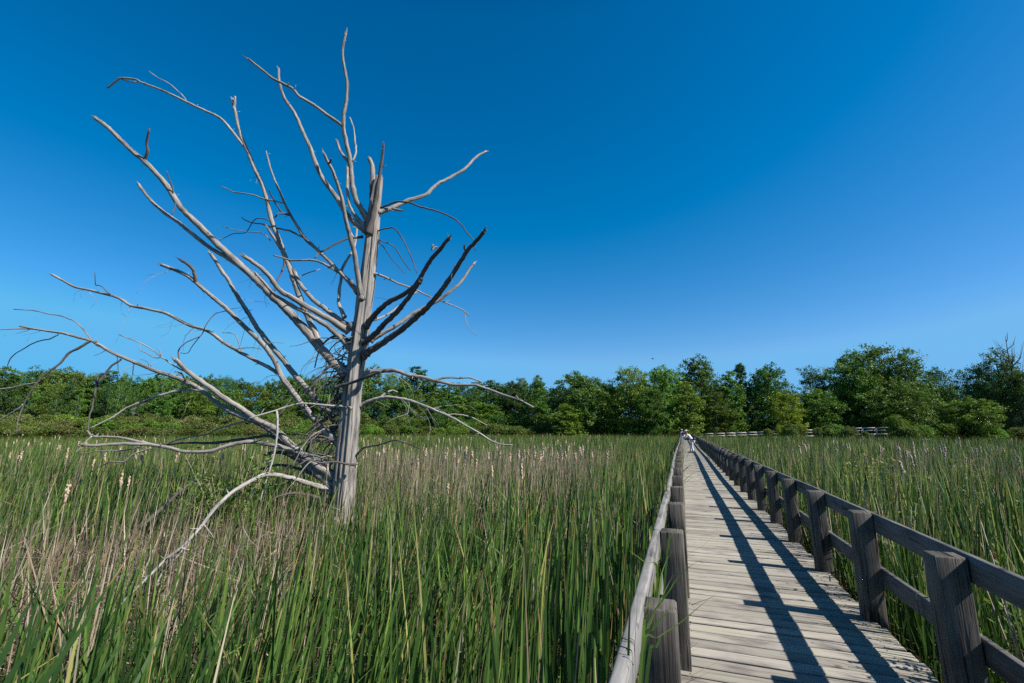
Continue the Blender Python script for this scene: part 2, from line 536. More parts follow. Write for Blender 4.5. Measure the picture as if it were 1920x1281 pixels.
def make_boardwalk():
    mb = MB()
    y = YBEG
    near = 20
    while y < YEND:
        wdt = 0.134 + random.uniform(-0.003, 0.003)
        dz = random.uniform(-0.003, 0.003)
        dx0, dx1 = random.uniform(-0.02, 0.015), random.uniform(-0.015, 0.025)
        tilt = random.uniform(-0.003, 0.003)
        z = DECK - 0.019 + dz
        sg = 4 if y < near else 1
        mb.board((XL + dx0, y + wdt / 2 + tilt, z), (XR + dx1, y + wdt / 2 - tilt, z), wdt, 0.038, bev=0.006 if y < near else 0.0, seg=sg, wob=0.0018 if y < near else 0)
        y += wdt + random.uniform(0.018, 0.027)
    # the far part swings to the right and climbs
    pts = far_path()
    for (a, b) in zip(pts[:-1], pts[1:]):
        d = b - a; L = np.linalg.norm(d); d /= L
        nrm = np.array([d[1], -d[0], 0.0]); nrm /= np.linalg.norm(nrm)
        k = int(L / 0.3)
        for i in range(k):
            c = a + d * L * (i + 0.5) / k
            mb.board(c - nrm * 0.8, c + nrm * 0.8, L / k - 0.012, 0.038, bev=0)
    o = mb.build('boardwalk', M['plank'], smooth=False)
    tag(o, 'weathered grey plank boardwalk running straight through the cattail marsh', kind='structure')
    # beams that carry it
    mb = MB()
    for x in (XL + 0.14, (XL + XR) / 2, XR - 0.14):
        mb.board((x, YBEG, DECK - 0.13), (x, YEND, DECK - 0.13), 0.05, 0.18, bev=0)
    mb.build('boardwalk_beams', M['post'], o, smooth=False)
    # nail heads near the camera
    mb = MB()
    y = YBEG
    for i in range(125):
        yy = 2.6 + i * 0.1555
        for x in (XL + 0.14, (XL + XR) / 2, XR - 0.14):
            for q in (-0.03, 0.03):
                xx, y2 = x + random.uniform(-0.012, 0.012), yy + q + random.uniform(-0.008, 0.008)
                mb.board((xx - 0.003, y2, DECK + 0.0035), (xx + 0.003, y2, DECK + 0.0035), 0.006, 0.004, bev=0)
    mb.build('nail_heads', M['nail'], o, smooth=False)


def far_path():
    # camera relative pixel/depth readings of the far railing, turned into world points of the deck
    px = [(1300, 84), (1345, 82), (1400, 80.5), (1470, 78.5), (1540, 76.5), (1600, 74.5), (1668, 71.5)]
    zr = [DECK, DECK + 0.12, DECK + 0.30, DECK + 0.55, DECK + 0.80, DECK + 1.0, DECK + 1.1]
    out = []
    for (x, d), z in zip(px, zr):
        p = at_depth(x, 806, d); p[2] = z; out.append(p)
    return catmull(out, 2)


make_boardwalk()


def make_railing(side):
    if side < 0:
        root = empty('wooden_railing', (-0.14, 2.25, 0))
        tag(root, 'weathered wooden railing along the left edge of the boardwalk', 'railing')
        xin, xout, y0, rm = -0.065, -0.225, 2.25 - 1.5 * 3, M['rail']
        rx = xout - 0.022
    else:
        root = empty('wooden_railing', (1.46, 3.68, 0))
        tag(root, 'weathered wooden railing along the right edge of the boardwalk, casting its shadow on the deck', 'railing')
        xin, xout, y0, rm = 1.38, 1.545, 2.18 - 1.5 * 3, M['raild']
        rx = xout + 0.022
    ox, oy = root.location.x, root.location.y
    n = int((YEND - y0) / 1.5)
    tops = []
    for i in range(n):
        y = y0 + 1.5 * i + 0.08 + random.uniform(-0.02, 0.02)
        x = (xin + xout) / 2 + random.uniform(-0.006, 0.006) + 0.02 * math.sin(i * 0.35)
        top = DECK + 0.90 + random.uniform(-0.012, 0.014)
        if side < 0 and i == 3: x, top = (xin + xout) / 2 - 0.016, DECK + 0.885
        lean = (random.uniform(-0.012, 0.012), random.uniform(-0.015, 0.015))
        mb = MB()
        mb.board((x - ox, y - oy, -0.05), (x - ox + lean[0] * 0.6, y - oy + lean[1] * 0.6, top), abs(xin - xout), 0.15, up=(0, 1, 0), bev=0.009 if i < 14 else 0.0, seg=7 if i < 14 else 1, wob=0.0016 if i < 14 else 0)
        mb.build('post', M['post'], root)
        tops.append((x, y, top))
    # rails, boards three metres long butted at the posts
    def rail(zoff, h, name, mat, th=0.042):
        i = 0
        while i < n - 1:
            j = min(i + 2, n - 1)
            (xa, ya, ta), (xb, yb, tb) = tops[i], tops[j]
            sgn = -1 if side < 0 else 1
            off = sgn * (abs(xin - xout) / 2 + th / 2 + 0.003)
            mb = MB()
            bow = random.uniform(-0.004, 0.004)
            near = i < 14
            mb.board((xa + off - ox, ya - oy + 0.002, DECK + zoff + random.uniform(-0.008, 0.008)), (xb + off - ox, yb - oy - 0.004, DECK + zoff + random.uniform(-0.008, 0.008)), th, h, bev=(0.011 if side < 0 else 0.009) if near else 0.0, seg=8 if near else 1, wob=0.0006 if near else 0)
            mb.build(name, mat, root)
            i = j
    if side < 0:
        rail(0.90 - 0.065, 0.135, 'top_rail', rm, 0.05)
        rail(0.36, 0.12, 'mid_rail', rm)
    else:
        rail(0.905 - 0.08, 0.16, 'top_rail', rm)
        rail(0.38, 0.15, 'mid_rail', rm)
    return root


make_railing(-1)
make_railing(1)


def far_railing(offset, name_label):
    pts = far_path()
    root = empty('wooden_railing', tuple(pts[0]))
    tag(root, name_label, 'railing')
    O = np.array(root.location)
    L = [0]
    for a, b in zip(pts[:-1], pts[1:]): L.append(L[-1] + float(np.linalg.norm(b - a)))
    def P(s):
        s = min(max(s, 0), L[-1] - 1e-3)
        k = max(i for i in range(len(L) - 1) if L[i] <= s)
        t = (s - L[k]) / (L[k + 1] - L[k])
        d = pts[k + 1] - pts[k]; d = d / np.linalg.norm(d)
        return pts[k] * (1 - t) + pts[k + 1] * t + np.array([d[1], -d[0], 0]) * offset - O
    k = int(L[-1] / 1.6)
    Q = [P(i * L[-1] / k) for i in range(k + 1)]
    for q in Q:
        mb = MB(); mb.board(q + [0, 0, -1.2], q + [0, 0, 0.95], 0.14, 0.14, up=(0, 1, 0), bev=0); mb.build('post', M['post'], root)
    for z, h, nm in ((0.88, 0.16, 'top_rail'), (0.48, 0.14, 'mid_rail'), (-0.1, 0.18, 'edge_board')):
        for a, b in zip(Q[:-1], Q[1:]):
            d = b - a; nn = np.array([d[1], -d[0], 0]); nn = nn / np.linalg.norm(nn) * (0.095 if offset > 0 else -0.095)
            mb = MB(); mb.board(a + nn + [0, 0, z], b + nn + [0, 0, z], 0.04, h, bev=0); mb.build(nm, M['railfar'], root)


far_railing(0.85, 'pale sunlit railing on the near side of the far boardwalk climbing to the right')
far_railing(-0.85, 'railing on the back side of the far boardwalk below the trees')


# ------------------------------------------------------------------ dead tree
TD = 9.52
TREE_O = at_z(640, 1030, 0.0)
TREE_O = at_depth(640, 1030, TD)
TREE_O[2] = 0.0
LIMBS = {}


def px_path(pts, depths):
    return [at_depth(x, y, d) for (x, y), d in zip(pts, depths)]


def cum(pts):
    L = [0.0]
    for (a, b), (c, d) in zip(pts[:-1], pts[1:]): L.append(L[-1] + math.hypot(c - a, d - b))
    return [l / L[-1] for l in L], L[-1]


tree = empty('dead_tree', tuple(TREE_O))
tag(tree, 'large bare grey dead tree with broken limbs standing in the cattails left of the boardwalk', 'dead tree')

trunk_px = [(640, 1075, 78), (639, 1030, 70), (640, 985, 58), (642, 940, 50), (646, 890, 45), (651, 840, 44), (656, 790, 43), (661, 740, 42), (666, 700, 42), (671, 660, 42), (677, 620, 40), (682, 580, 37), (687, 540, 34), (691, 500, 31), (695, 460, 30), (699, 420, 28), (703, 385, 26), (708, 350, 21), (711, 336, 15)]


def trunk_depth(py):
    return TD - 0.0 * py


GROOVES = [(random.uniform(0, 6.28), random.uniform(-1.2, 1.2), random.uniform(0.03, 0.07), random.uniform(0.05, 0.13), random.uniform(0, 0.6), random.uniform(0.25, 0.6)) for _ in range(26)]


def flute(t, an):
    g = 0.0
    for a0, tw, wd_, dp, t0, ln in GROOVES:      # drying cracks that run up the wood
        if t0 <= t <= t0 + ln:
            q = (an - a0 - tw * t + math.pi) % (2 * math.pi) - math.pi
            g += dp * math.exp(-(q / wd_) ** 2) * math.sin(math.pi * (t - t0) / ln) ** 0.5
    return flute0(t, an) - min(g, 0.2)


def flute0(t, an):
    return 1 + 0.13 * math.sin(5 * an + 2.0 * t * 4) * (1 - 0.5 * t) + 0.05 * math.sin(3 * an + 23 * t) + 0.03 * math.sin(2 * an - 41 * t) + 0.06 * math.sin(9 * an - 3 * t) + 0.05 * math.sin(14 * an + 5 * t)


def make_trunk():
    P = [at_depth(x, y, TD) - TREE_O for x, y, w_ in trunk_px]
    wv = [w_ for _, _, w_ in trunk_px]
    per = 6
    Q = catmull(P, per)
    W = [float(np.interp(i / per, range(len(wv)), wv)) for i in range(len(Q))]
    rad = []
    for q, w_ in zip(Q, W):
        zc = float((q + TREE_O - np.array([0, 0, EYE])) @ np.array([-SW * CP, CW * CP, SP]))
        rad.append(0.39 * w_ * zc / F)
    mb = MB()
    mb.tube(Q, rad, sides=80, rough=0.010, jag=0.09, flute=flute)
    # knots and branch collars
    for (x, y, s_) in ((636, 829, 14), (655, 612, 13), (651, 700, 14), (683, 664, 11), (648, 775, 12), (686, 430, 10), (690, 600, 10), (662, 530, 8)):
        c = at_depth(x + (4 if x < 660 else -3), y, TD - 0.08) - TREE_O
        r = s_ / 150.0
        mb.ellipsoid(c, (r, r * 0.8, r * 1.2))
    # root flares
    for a in range(7):
        an = a * 0.9 + 0.3
        d = np.array([math.cos(an), math.sin(an), 0])
        mb.tube([d * 0.15 + [0, 0, 0.55], d * 0.34 + [0, 0, 0.22], d * 0.55 + [0, 0, 0.02], d * 0.8 + [0, 0, -0.12]], [0.10, 0.12, 0.09, 0.05], sides=8, rough=0.05)
    mb.build('trunk', M['snag'], tree)


make_trunk()


def depth_on(parent, x, y):
    if parent is None:
        return TD
    pts, ds = LIMBS[parent]
    best = None
    for i in range(len(pts) - 1):
        (ax, ay), (bx, by) = pts[i], pts[i + 1]
        L2 = (bx - ax) ** 2 + (by - ay) ** 2 + 1e-6
        t = max(0, min(1, ((x - ax) * (bx - ax) + (y - ay) * (by - ay)) / L2))
        d = math.hypot(x - ax - t * (bx - ax), y - ay - t * (by - ay))
        if best is None or d < best[0]:
            best = (d, ds[i] * (1 - t) + ds[i + 1] * t)
    return best[1]


OBJ = {}


def limb(key, parent, dt, w0, w1, pts, mat='snag', depths=None, front=0.0, wp=1.0, stubs=True):
    """pts run from the base to the tip in photo pixels, dt is how far the tip leans away (+) or towards (-) the camera in metres"""
    s, Lp = cum(pts)
    d0 = depth_on(parent, *pts[0]) + front
    ds = depths if depths else [d0 + dt * (t ** 1.15) for t in s]
    LIMBS[key] = (pts, ds)
    P = [p - TREE_O for p in px_path(pts, ds)]
    thin = max(w0, w1) < 5
    per = 3 if thin else 5
    Q = catmull(P, per)
    n = len(Q)
    rad = []
    for i, q in enumerate(Q):
        f = np.interp(i / per, range(len(s)), s)
        zc = float((q + TREE_O - np.array([0, 0, EYE])) @ np.array([-SW * CP, CW * CP, SP]))
        wpx = w0 + (w1 - w0) * (f ** wp)
        wpx *= 1 + 0.035 * math.sin(i * 0.9 + len(pts)) + random.uniform(-0.02, 0.02)
        if parent is None and not thin: wpx *= 1 + 0.55 * math.exp(-i / 2.2)
        if not thin: wpx *= 1 + 0.08 * math.exp(-((i % 13) - 6) ** 2 / 1.5) * (1 if i % 26 < 13 else 0.3)
        rad.append(max(0.0022, (0.50 if thin else 0.425) * wpx * zc / F))
    # small wander so that no limb is a clean curve
    Q2 = []
    for i, q in enumerate(Q):
        a = 0.12 * rad[i] if not thin else 0.35 * rad[i]
        Q2.append(q + np.array([random.uniform(-a, a) for _ in range(3)]) * (0 if i == 0 else 1))
    mb = MB()
    mb.tube(Q2, rad, sides=6 if thin else 12, rough=0.035 if not thin else 0.08, jag=(0.035 if w1 > 3.5 else 0.0))
    if w1 >= 4.5:      # splintered broken end
        t_ = Q2[-1] - Q2[-2]; t_ /= np.linalg.norm(t_)
        for k in range(4):
            o_ = np.array([random.uniform(-1, 1) for _ in range(3)]) * rad[-1] * 0.6
            l_ = random.uniform(0.04, 0.13)
            mb.tube([Q2[-1] - t_ * 0.06 + o_, Q2[-1] + t_ * l_ * 0.5 + o_, Q2[-1] + t_ * l_ + o_ * 1.4], [rad[-1] * 0.5, rad[-1] * 0.32, 0.002], sides=5)
    if not thin and stubs:
        for k in range(int(Lp / 55)):
            i = random.randrange(2, n - 1)
            dr = np.array([random.uniform(-1, 1), random.uniform(-1, 1), random.uniform(-0.6, 1.0)])
            dr /= np.linalg.norm(dr)
            ln = random.uniform(0.04, 0.12)
            mb.tube([Q2[i], Q2[i] + dr * (rad[i] + ln * 0.5), Q2[i] + dr * (rad[i] + ln) + [0, 0, 0.01]], [0.012, 0.008, 0.003], sides=5)
    pa = tree if parent is None else OBJ[parent]
    if parent is not None and pa.parent is not tree:
        pa = pa.parent
    o = mb.build('limb' if parent is None else 'branch' if not thin else 'twig', M[mat], pa)
    OBJ[key] = o
    return o


# upper left crown
limb('B1', None, 1.2, 21, 8, [(652, 704), (630, 684), (611, 665), (587, 637), (567, 612), (546, 590), (524, 568), (500, 545), (478, 523), (450, 497), (428, 477), (400, 450), (372, 422), (345, 396), (325, 368), (310, 345), (290, 322), (270, 302), (248, 284), (225, 262), (203, 240), (178, 221)], wp=0.8)
limb('B1a', 'B1', -0.3, 6, 4, [(270, 301), (277, 285), (275, 268), (280, 243)], 'snagdark')
limb('B1b', 'B1', -0.2, 3, 1.5, [(326, 370), (323, 350), (317, 335), (312, 320)], 'snagdark')
limb('B1c', 'B1', -0.3, 3, 2, [(327, 370), (329, 385), (322, 402)], 'snagdark')
limb('B2', 'B1', 0.9, 10, 6, [(470, 517), (445, 496), (420, 480), (390, 462), (357, 436), (336, 418), (321, 408), (300, 392), (284, 377), (270, 360), (260, 346)])
limb('B3', None, -1.3, 14, 8, [(655, 623), (633, 608), (602, 590), (572, 573), (551, 560), (528, 547), (516, 534), (505, 518), (490, 503), (475, 492), (457, 481)])
limb('B3b', None, -0.9, 13, 5, [(657, 656), (645, 640), (629, 625), (612, 610), (594, 599), (575, 587), (554, 577), (530, 562), (513, 551), (497, 532), (480, 514)])
limb('B4', 'B1', 1.6, 14, 6, [(606, 660), (598, 640), (590, 622), (577, 595), (568, 573), (560, 551), (552, 530), (544, 503), (535, 483), (528, 463), (519, 440), (511, 418), (505, 396), (501, 377), (493, 349), (484, 330), (475, 312), (467, 290), (459, 272), (451, 252), (446, 235), (441, 210), (436, 187)], wp=0.9)
limb('B4x', 'B4', 0.0, 6, 3.5, [(438, 205), (440, 195), (441, 181)])
limb('B5', None, 0.5, 11, 8, [(657, 613), (637, 600), (620, 587), (607, 577), (590, 565), (572, 545), (560, 527), (551, 508)])
limb('B4a', 'B4', 1.0, 6, 3.5, [(457, 274), (449, 264), (430, 240), (418, 226), (405, 217), (385, 208), (365, 199), (345, 189), (327, 180), (310, 172), (290, 164), (265, 155), (257, 150), (240, 147), (225, 147), (218, 152), (201, 165)], 'snagpale')
limb('B4b', 'B4a', 0.4, 2.5, 1.5, [(350, 191), (343, 180), (330, 168), (314, 155), (296, 146), (279, 134)], 'snagpale')
limb('B4c', 'B4a', 0.2, 3, 2, [(257, 154), (240, 153), (229, 149), (219, 146)], 'snagpale')
limb('B4d', 'B4', -0.3, 7, 5, [(527, 468), (520, 456), (512, 444), (503, 430)])
limb('B6', None, 1.3, 10, 3, [(672, 549), (655, 529), (645, 518), (633, 507), (620, 493), (605, 478), (590, 464), (572, 447), (558, 425), (544, 402), (535, 384), (527, 365), (516, 340), (507, 316), (503, 300), (499, 284)])
limb('B6a', 'B6', 0.4, 3, 2, [(535, 381), (515, 377), (495, 373), (475, 366), (455, 362), (440, 361), (428, 355), (415, 350)])
limb('B6b', 'B6', -0.5, 3, 2, [(545, 405), (530, 399), (520, 387), (511, 370), (504, 356)], 'snagdark')
limb('B6c', 'B6', -0.3, 3.5, 3, [(545, 404), (532, 400), (522, 401), (514, 408)], 'snagdark')
limb('B6d', 'B6', 0.9, 4, 2, [(574, 449), (560, 441), (545, 434), (530, 430), (512, 427), (495, 421), (475, 418), (462, 414), (453, 408)])
limb('B6e', 'B6', 1.0, 2, 1.2, [(506, 414), (492, 410), (481, 410), (473, 418), (466, 430), (458, 437), (440, 438), (425, 444), (412, 451)], 'snagdark')
limb('B6f', 'B6', 0.8, 2, 1.2, [(507, 451), (498, 441), (485, 436), (465, 435), (455, 434), (435, 430), (418, 424)])
limb('B7', None, 1.0, 12, 5, [(684, 431), (668, 420), (654, 406), (641, 388), (630, 369), (612, 345), (597, 320), (589, 298), (581, 276), (568, 248), (560, 228), (549, 207), (535, 188), (528, 170), (523, 150), (522, 130)])
limb('B9', None, -0.7, 14, 5, [(691, 414), (682, 400), (674, 386), (666, 370), (662, 353), (659, 335), (658, 317), (656, 298), (652, 280), (648, 262), (644, 243), (644, 226), (645, 211), (648, 196), (650, 183), (651, 158), (649, 144), (646, 130), (643, 112), (642, 97), (644, 81), (648, 63)], wp=0.7)
limb('B8', 'B9', -1.0, 7, 4.5, [(643, 237), (629, 226), (615, 217), (602, 207), (590, 198), (575, 189), (560, 180), (552, 170), (545, 164), (523, 153), (508, 145), (495, 134), (480, 122), (466, 111)])
limb('B9b', 'B9', 0.3, 7, 5, [(654, 304), (645, 294), (638, 283), (634, 272), (632, 264)])
limb('B9c', 'B9', 0.3, 4, 2.5, [(660, 303), (666, 292), (667, 278), (665, 262), (664, 244), (660, 232), (656, 221)], 'snagpale')
limb('B10', None, 0.7, 8, 6, [(684, 424), (670, 409), (660, 395), (655, 383), (652, 365), (651, 350), (652, 335), (652, 314)], 'snagpale')
limb('B11', None, -1.3, 12, 6, [(678, 562), (675, 545), (672, 525), (668, 500), (664, 472), (659, 455), (655, 438), (650, 420), (647, 405), (644, 390), (640, 370), (634, 349), (628, 332), (622, 317), (614, 303), (608, 289)], front=-0.12)
limb('B11a', 'B11', -0.1, 4, 3, [(616, 308), (620, 302), (621, 297)], 'snagdark')
limb('B12', None, 0.8, 8, 4, [(646, 595), (640, 582), (635, 569), (636, 554), (637, 538), (640, 520), (642, 503), (653, 484), (664, 464), (668, 440), (670, 418)], 'snagpale')
limb('B12a', 'B12', 0.3, 4, 3, [(664, 466), (663, 448), (655, 430), (650, 415)], 'snagpale')
limb('B13', 'B6', 0.2, 6, 3, [(634, 511), (622, 503), (611, 497), (598, 491), (585, 488), (565, 488), (545, 488), (528, 483), (513, 479)])
limb('B13b', None, -0.6, 5, 3.5, [(681, 444), (665, 446), (650, 448), (630, 457), (611, 468), (598, 475), (591, 484)], 'snagdark')
limb('B13c', 'B4', 0.5, 2.5, 1.5, [(560, 520), (575, 513), (590, 508), (600, 505)])
limb('B13d', 'B4', -0.5, 3.5, 2.5, [(533, 480), (532, 500), (526, 515), (519, 528), (516, 545)], 'snagdark')
# top of the trunk
limb('T1', None, 0.1, 15, 9, [(702, 400), (699, 375), (698, 350), (699, 325), (697, 308), (693, 298)])
limb('T2', None, -0.25, 13, 5, [(690, 440), (697, 412), (703, 385), (708, 355), (713, 320), (717, 295), (719, 274)], 'snagdark', front=-0.12)
limb('T3', None, 0.05, 8, 4, [(709, 370), (713, 348), (715, 332), (712, 322)])
# right side
limb('B14', None, 0.9, 11, 5, [(708, 398), (722, 395), (739, 388), (754, 381), (768, 375), (786, 370), (800, 364), (808, 356), (817, 348), (826, 342), (837, 337), (853, 328), (869, 319), (878, 310), (886, 301), (898, 291), (910, 285)], 'snagpale', wp=0.7)
limb('B14a', 'B14', -0.1, 6, 4, [(735, 391), (745, 394), (755, 395)])
limb('B15', None, -0.8, 4, 1.8, [(712, 390), (728, 384), (743, 379), (764, 379), (788, 388), (806, 392), (825, 398), (842, 405), (857, 414), (868, 426), (877, 438), (889, 452), (891, 470)], 'snagdark')
limb('B16', None, -0.5, 3, 1.8, [(700, 440), (708, 433), (727, 428), (739, 428), (748, 438), (756, 450), (768, 475), (776, 495), (782, 512)], 'snagdark')
limb('B17', None, 0.6, 2.2, 1.4, [(708, 450), (722, 454), (739, 463), (746, 473), (752, 483), (760, 495), (770, 508)], 'snagdark')
limb('B17b', None, 0.9, 1.8, 1.2, [(708, 452), (718, 462), (727, 475), (735, 486), (743, 495), (752, 506), (760, 513)], 'snagdark')
limb('B18', None, -1.2, 12, 8, [(686, 612), (698, 596), (707, 586), (718, 575), (733, 564), (750, 556), (764, 547), (776, 538), (786, 525), (795, 509), (803, 494), (813, 481), (825, 468), (834, 456), (843, 446)], 'snagdark', front=-0.1)
limb('B18a', 'B18', -0.1, 4, 3, [(823, 470), (818, 463), (810, 468), (812, 458)], 'snagpale')
limb('B19', None, -1.0, 13, 9, [(681, 641), (690, 637), (699, 630), (710, 619), (720, 608), (734, 595), (747, 582), (758, 568), (768, 555), (778, 541), (787, 527)], 'snagdark', front=-0.1)
limb('B20', None, -1.6, 15, 8, [(680, 668), (694, 658), (710, 648), (725, 638), (742, 626), (760, 612), (773, 601), (786, 590), (798, 580), (808, 569), (819, 556), (830, 542), (843, 523), (856, 503), (867, 485), (878, 468), (893, 452), (908, 433)], 'snagdark', front=-0.12)
limb('B20a', 'B20', -0.1, 5, 4, [(875, 472), (871, 466), (871, 460)], 'snagdark')
limb('B21', None, 0.7, 10, 5, [(694, 640), (708, 630), (725, 621), (742, 611), (760, 599), (773, 589), (786, 582), (803, 573), (821, 564), (835, 554), (847, 544), (858, 535), (869, 523), (878, 508), (889, 494)])
limb('B22', None, 1.2, 5, 2, [(700, 514), (707, 514), (729, 523), (745, 531), (760, 536), (778, 543), (795, 551), (810, 558), (825, 564), (847, 572), (869, 582), (880, 592)])
limb('B22a', 'B22', -0.2, 1.5, 1.0, [(871, 583), (872, 594), (876, 608), (883, 620), (896, 630)])
limb('B22b', None, 0.8, 5, 3, [(690, 604), (705, 599), (718, 594), (733, 586), (748, 574), (760, 564), (773, 552), (786, 546)], 'snagpale')
limb('B23', None, -0.6, 12, 4, [(672, 706), (690, 699), (707, 696), (725, 695), (742, 695), (764, 703), (780, 706), (795, 708), (812, 713), (830, 717), (847, 721), (865, 722), (878, 722), (891, 722), (906, 727), (921, 732), (937, 738), (952, 743), (974, 750), (987, 757), (998, 763)], wp=0.6)
limb('B23a', 'B23', 0.2, 5, 3.5, [(818, 713), (830, 709), (843, 708), (860, 709), (878, 708), (892, 712), (904, 717)])
limb('B23c', None, -0.3, 7, 6, [(628, 727), (640, 723), (655, 719), (670, 714), (685, 708), (698, 703), (715, 697)], 'snagdark', front=-0.32)
limb('B24', None, -0.9, 8, 3, [(674, 762), (685, 756), (699, 750), (714, 746), (729, 745), (747, 747), (764, 750), (780, 755), (795, 761), (808, 766), (821, 772), (834, 777), (847, 783), (860, 790), (873, 798), (886, 805), (900, 813), (913, 822), (926, 829), (943, 834), (961, 835)], 'snagpale')
limb('B24a', 'B24', 0.4, 2.5, 1.6, [(832, 779), (848, 777), (865, 778), (876, 780), (886, 783), (900, 791), (913, 797)], 'snagpale')
limb('B24b', 'B24', 0.4, 5, 3, [(712, 746), (722, 738), (735, 732), (745, 735)], 'snagpale')
# lower left
limb('B25', None, -0.8, 14, 7, [(636, 831), (620, 817), (602, 800), (585, 783), (570, 763), (554, 743), (542, 726), (528, 707), (520, 688), (510, 668), (495, 648), (477, 630), (457, 611), (437, 591), (420, 575), (402, 560), (387, 547), (372, 534), (358, 522), (341, 512), (322, 504), (304, 497)], wp=0.8)
limb('B25a', 'B25', -0.2, 8, 6, [(368, 530), (365, 515), (363, 507), (356, 499), (350, 494), (339, 488)], 'snagdark')
limb('B26', None, 0.9, 15, 7, [(650, 778), (637, 774), (622, 771), (607, 765), (592, 750), (576, 730), (561, 713), (546, 695), (530, 674), (513, 654), (495, 632), (481, 614), (470, 595), (459, 577), (448, 560), (437, 542), (428, 525), (415, 507), (406, 492), (396, 477)], wp=0.8)
limb('B27', 'B25', 1.2, 8, 4.5, [(520, 700), (505, 690), (490, 682), (470, 671), (450, 660), (432, 650), (415, 639), (400, 627), (385, 619), (368, 614), (350, 608), (328, 596), (306, 586), (275, 579), (245, 573), (230, 563), (215, 556), (188, 549), (163, 543), (140, 538), (118, 526), (96, 514)])
limb('B27a', 'B27', -0.1, 2.2, 1.4, [(212, 556), (200, 546), (192, 538), (184, 535), (179, 533), (178, 510)], 'snagdark')
limb('B27b', 'B27', 0.3, 1.8, 1.2, [(452, 658), (448, 645), (443, 632), (435, 625), (417, 624)])
limb('B27c', 'B27', 0.4, 1.8, 1.2, [(440, 655), (455, 653), (475, 652), (490, 655)], 'snagdark')
limb('B29', None, -0.6, 16, 9, [(628, 893), (605, 880), (581, 862), (560, 846), (542, 831), (530, 817), (516, 805), (498, 795), (481, 787), (465, 776), (450, 765), (432, 754), (415, 743), (397, 729), (380, 717), (364, 706), (350, 695), (339, 684), (330, 674)])
limb('B28', None, 0.5, 16, 4, [(625, 912), (600, 893), (577, 875), (562, 860), (547, 844), (532, 828), (516, 813), (503, 804), (490, 796), (475, 789), (459, 783), (440, 775), (420, 765), (406, 754), (393, 743), (379, 732), (363, 722), (345, 714), (324, 706), (302, 699), (280, 691), (256, 681), (232, 671), (216, 664), (201, 656), (186, 647), (171, 639), (145, 632), (118, 625), (98, 622), (79, 619), (58, 616), (39, 612)], wp=0.75)
limb('B28z', 'B28', 0.3, 2.5, 1.5, [(110, 625), (90, 621), (60, 617), (30, 617), (-5, 619), (-40, 624)], 'snagpale')
limb('B28a', 'B28', -0.5, 5.5, 2, [(168, 640), (149, 652), (131, 661), (122, 670), (114, 680), (100, 691), (87, 700), (78, 708), (70, 717), (60, 730), (52, 743), (46, 755), (42, 765), (36, 780), (33, 792), (31, 813)], 'snagdark')
limb('B28b', 'B28a', 0.2, 3, 2, [(70, 718), (52, 721), (35, 724), (18, 728), (0, 730), (-20, 731)], 'snagpale')
limb('B28c', 'B28a', 0.1, 3.5, 2.2, [(44, 758), (36, 765), (22, 774), (11, 781), (-3, 788), (-25, 795)], 'snagpale')
limb('B28d', 'B28', 0.3, 2.4, 1.4, [(109, 628), (92, 636), (74, 639), (60, 645), (48, 652), (34, 660), (22, 669), (16, 680), (13, 691), (4, 709)], 'snagdark')
limb('B28e', 'B28', 0.6, 2.5, 1.5, [(171, 637), (160, 622), (149, 610), (139, 602), (127, 597), (107, 591), (87, 588), (72, 584), (57, 582), (40, 581), (26, 580)])
limb('B28f', 'B28', -0.3, 4, 2.6, [(227, 674), (210, 686), (197, 700), (190, 709), (184, 717), (180, 730), (177, 743), (174, 757), (171, 770), (167, 785), (165, 809)], 'snagdark')
limb('B28g', 'B28f', -0.1, 3, 2, [(198, 700), (190, 701), (184, 706), (181, 715), (179, 724)], 'snagdark')
limb('B28h', 'B28', -0.1, 2.4, 1.6, [(251, 680), (250, 690), (249, 703)], 'snagdark')
limb('B29a', 'B29', 0.3, 3, 1.5, [(348, 697), (338, 692), (328, 687), (315, 678), (302, 669), (288, 658), (271, 647), (258, 641), (240, 634), (223, 628)], 'snagpale')
limb('B29b', 'B29a', 0.1, 2.2, 1.4, [(303, 670), (293, 671), (284, 668), (272, 661), (262, 656), (263, 642)])
limb('B29c', 'B29a', 0.0, 1.8, 1.2, [(302, 668), (300, 660), (298, 652)])
limb('B29d', 'B29', 0.6, 2.4, 1.3, [(337, 678), (334, 665), (336, 655), (345, 645), (360, 637), (376, 630), (382, 620), (385, 612), (393, 600), (402, 590), (411, 586), (420, 584), (436, 579), (453, 577)], 'snagdark')
limb('B29e', 'B29d', 0.2, 1.6, 1.1, [(376, 630), (368, 640), (360, 650), (352, 662), (338, 662)], 'snagdark')
limb('B29f', 'B28', -0.3, 3.5, 2.5, [(352, 718), (345, 708), (339, 700), (328, 697)], 'snagdark')
limb('B30', 'B28', -0.7, 4.5, 2.2, [(382, 735), (370, 733), (355, 732), (340, 732), (324, 735), (302, 741), (280, 748), (258, 756), (236, 765), (222, 775), (210, 783), (190, 793), (168, 803)], 'snagpale')
limb('B30a', 'B30', -0.1, 2, 1.3, [(290, 745), (275, 755), (255, 765), (243, 770)], 'snagpale')
limb('B30b', 'B28', 0.3, 2.4, 1.6, [(305, 700), (292, 705), (300, 716), (304, 735), (310, 750)], 'snagdark')
limb('B31', None, -1.2, 12, 6, [(620, 872), (600, 862), (570, 852), (542, 843), (523, 837), (503, 833), (480, 829), (459, 829), (435, 834), (411, 841), (393, 846), (367, 847), (341, 846), (322, 841), (306, 838), (284, 834), (262, 833), (236, 832), (210, 833), (184, 835), (157, 835)], wp=0.6)
limb('B31b', 'B31', -0.1, 6, 4, [(290, 835), (274, 831), (258, 828), (238, 823), (219, 820), (197, 819), (175, 819), (164, 809)])
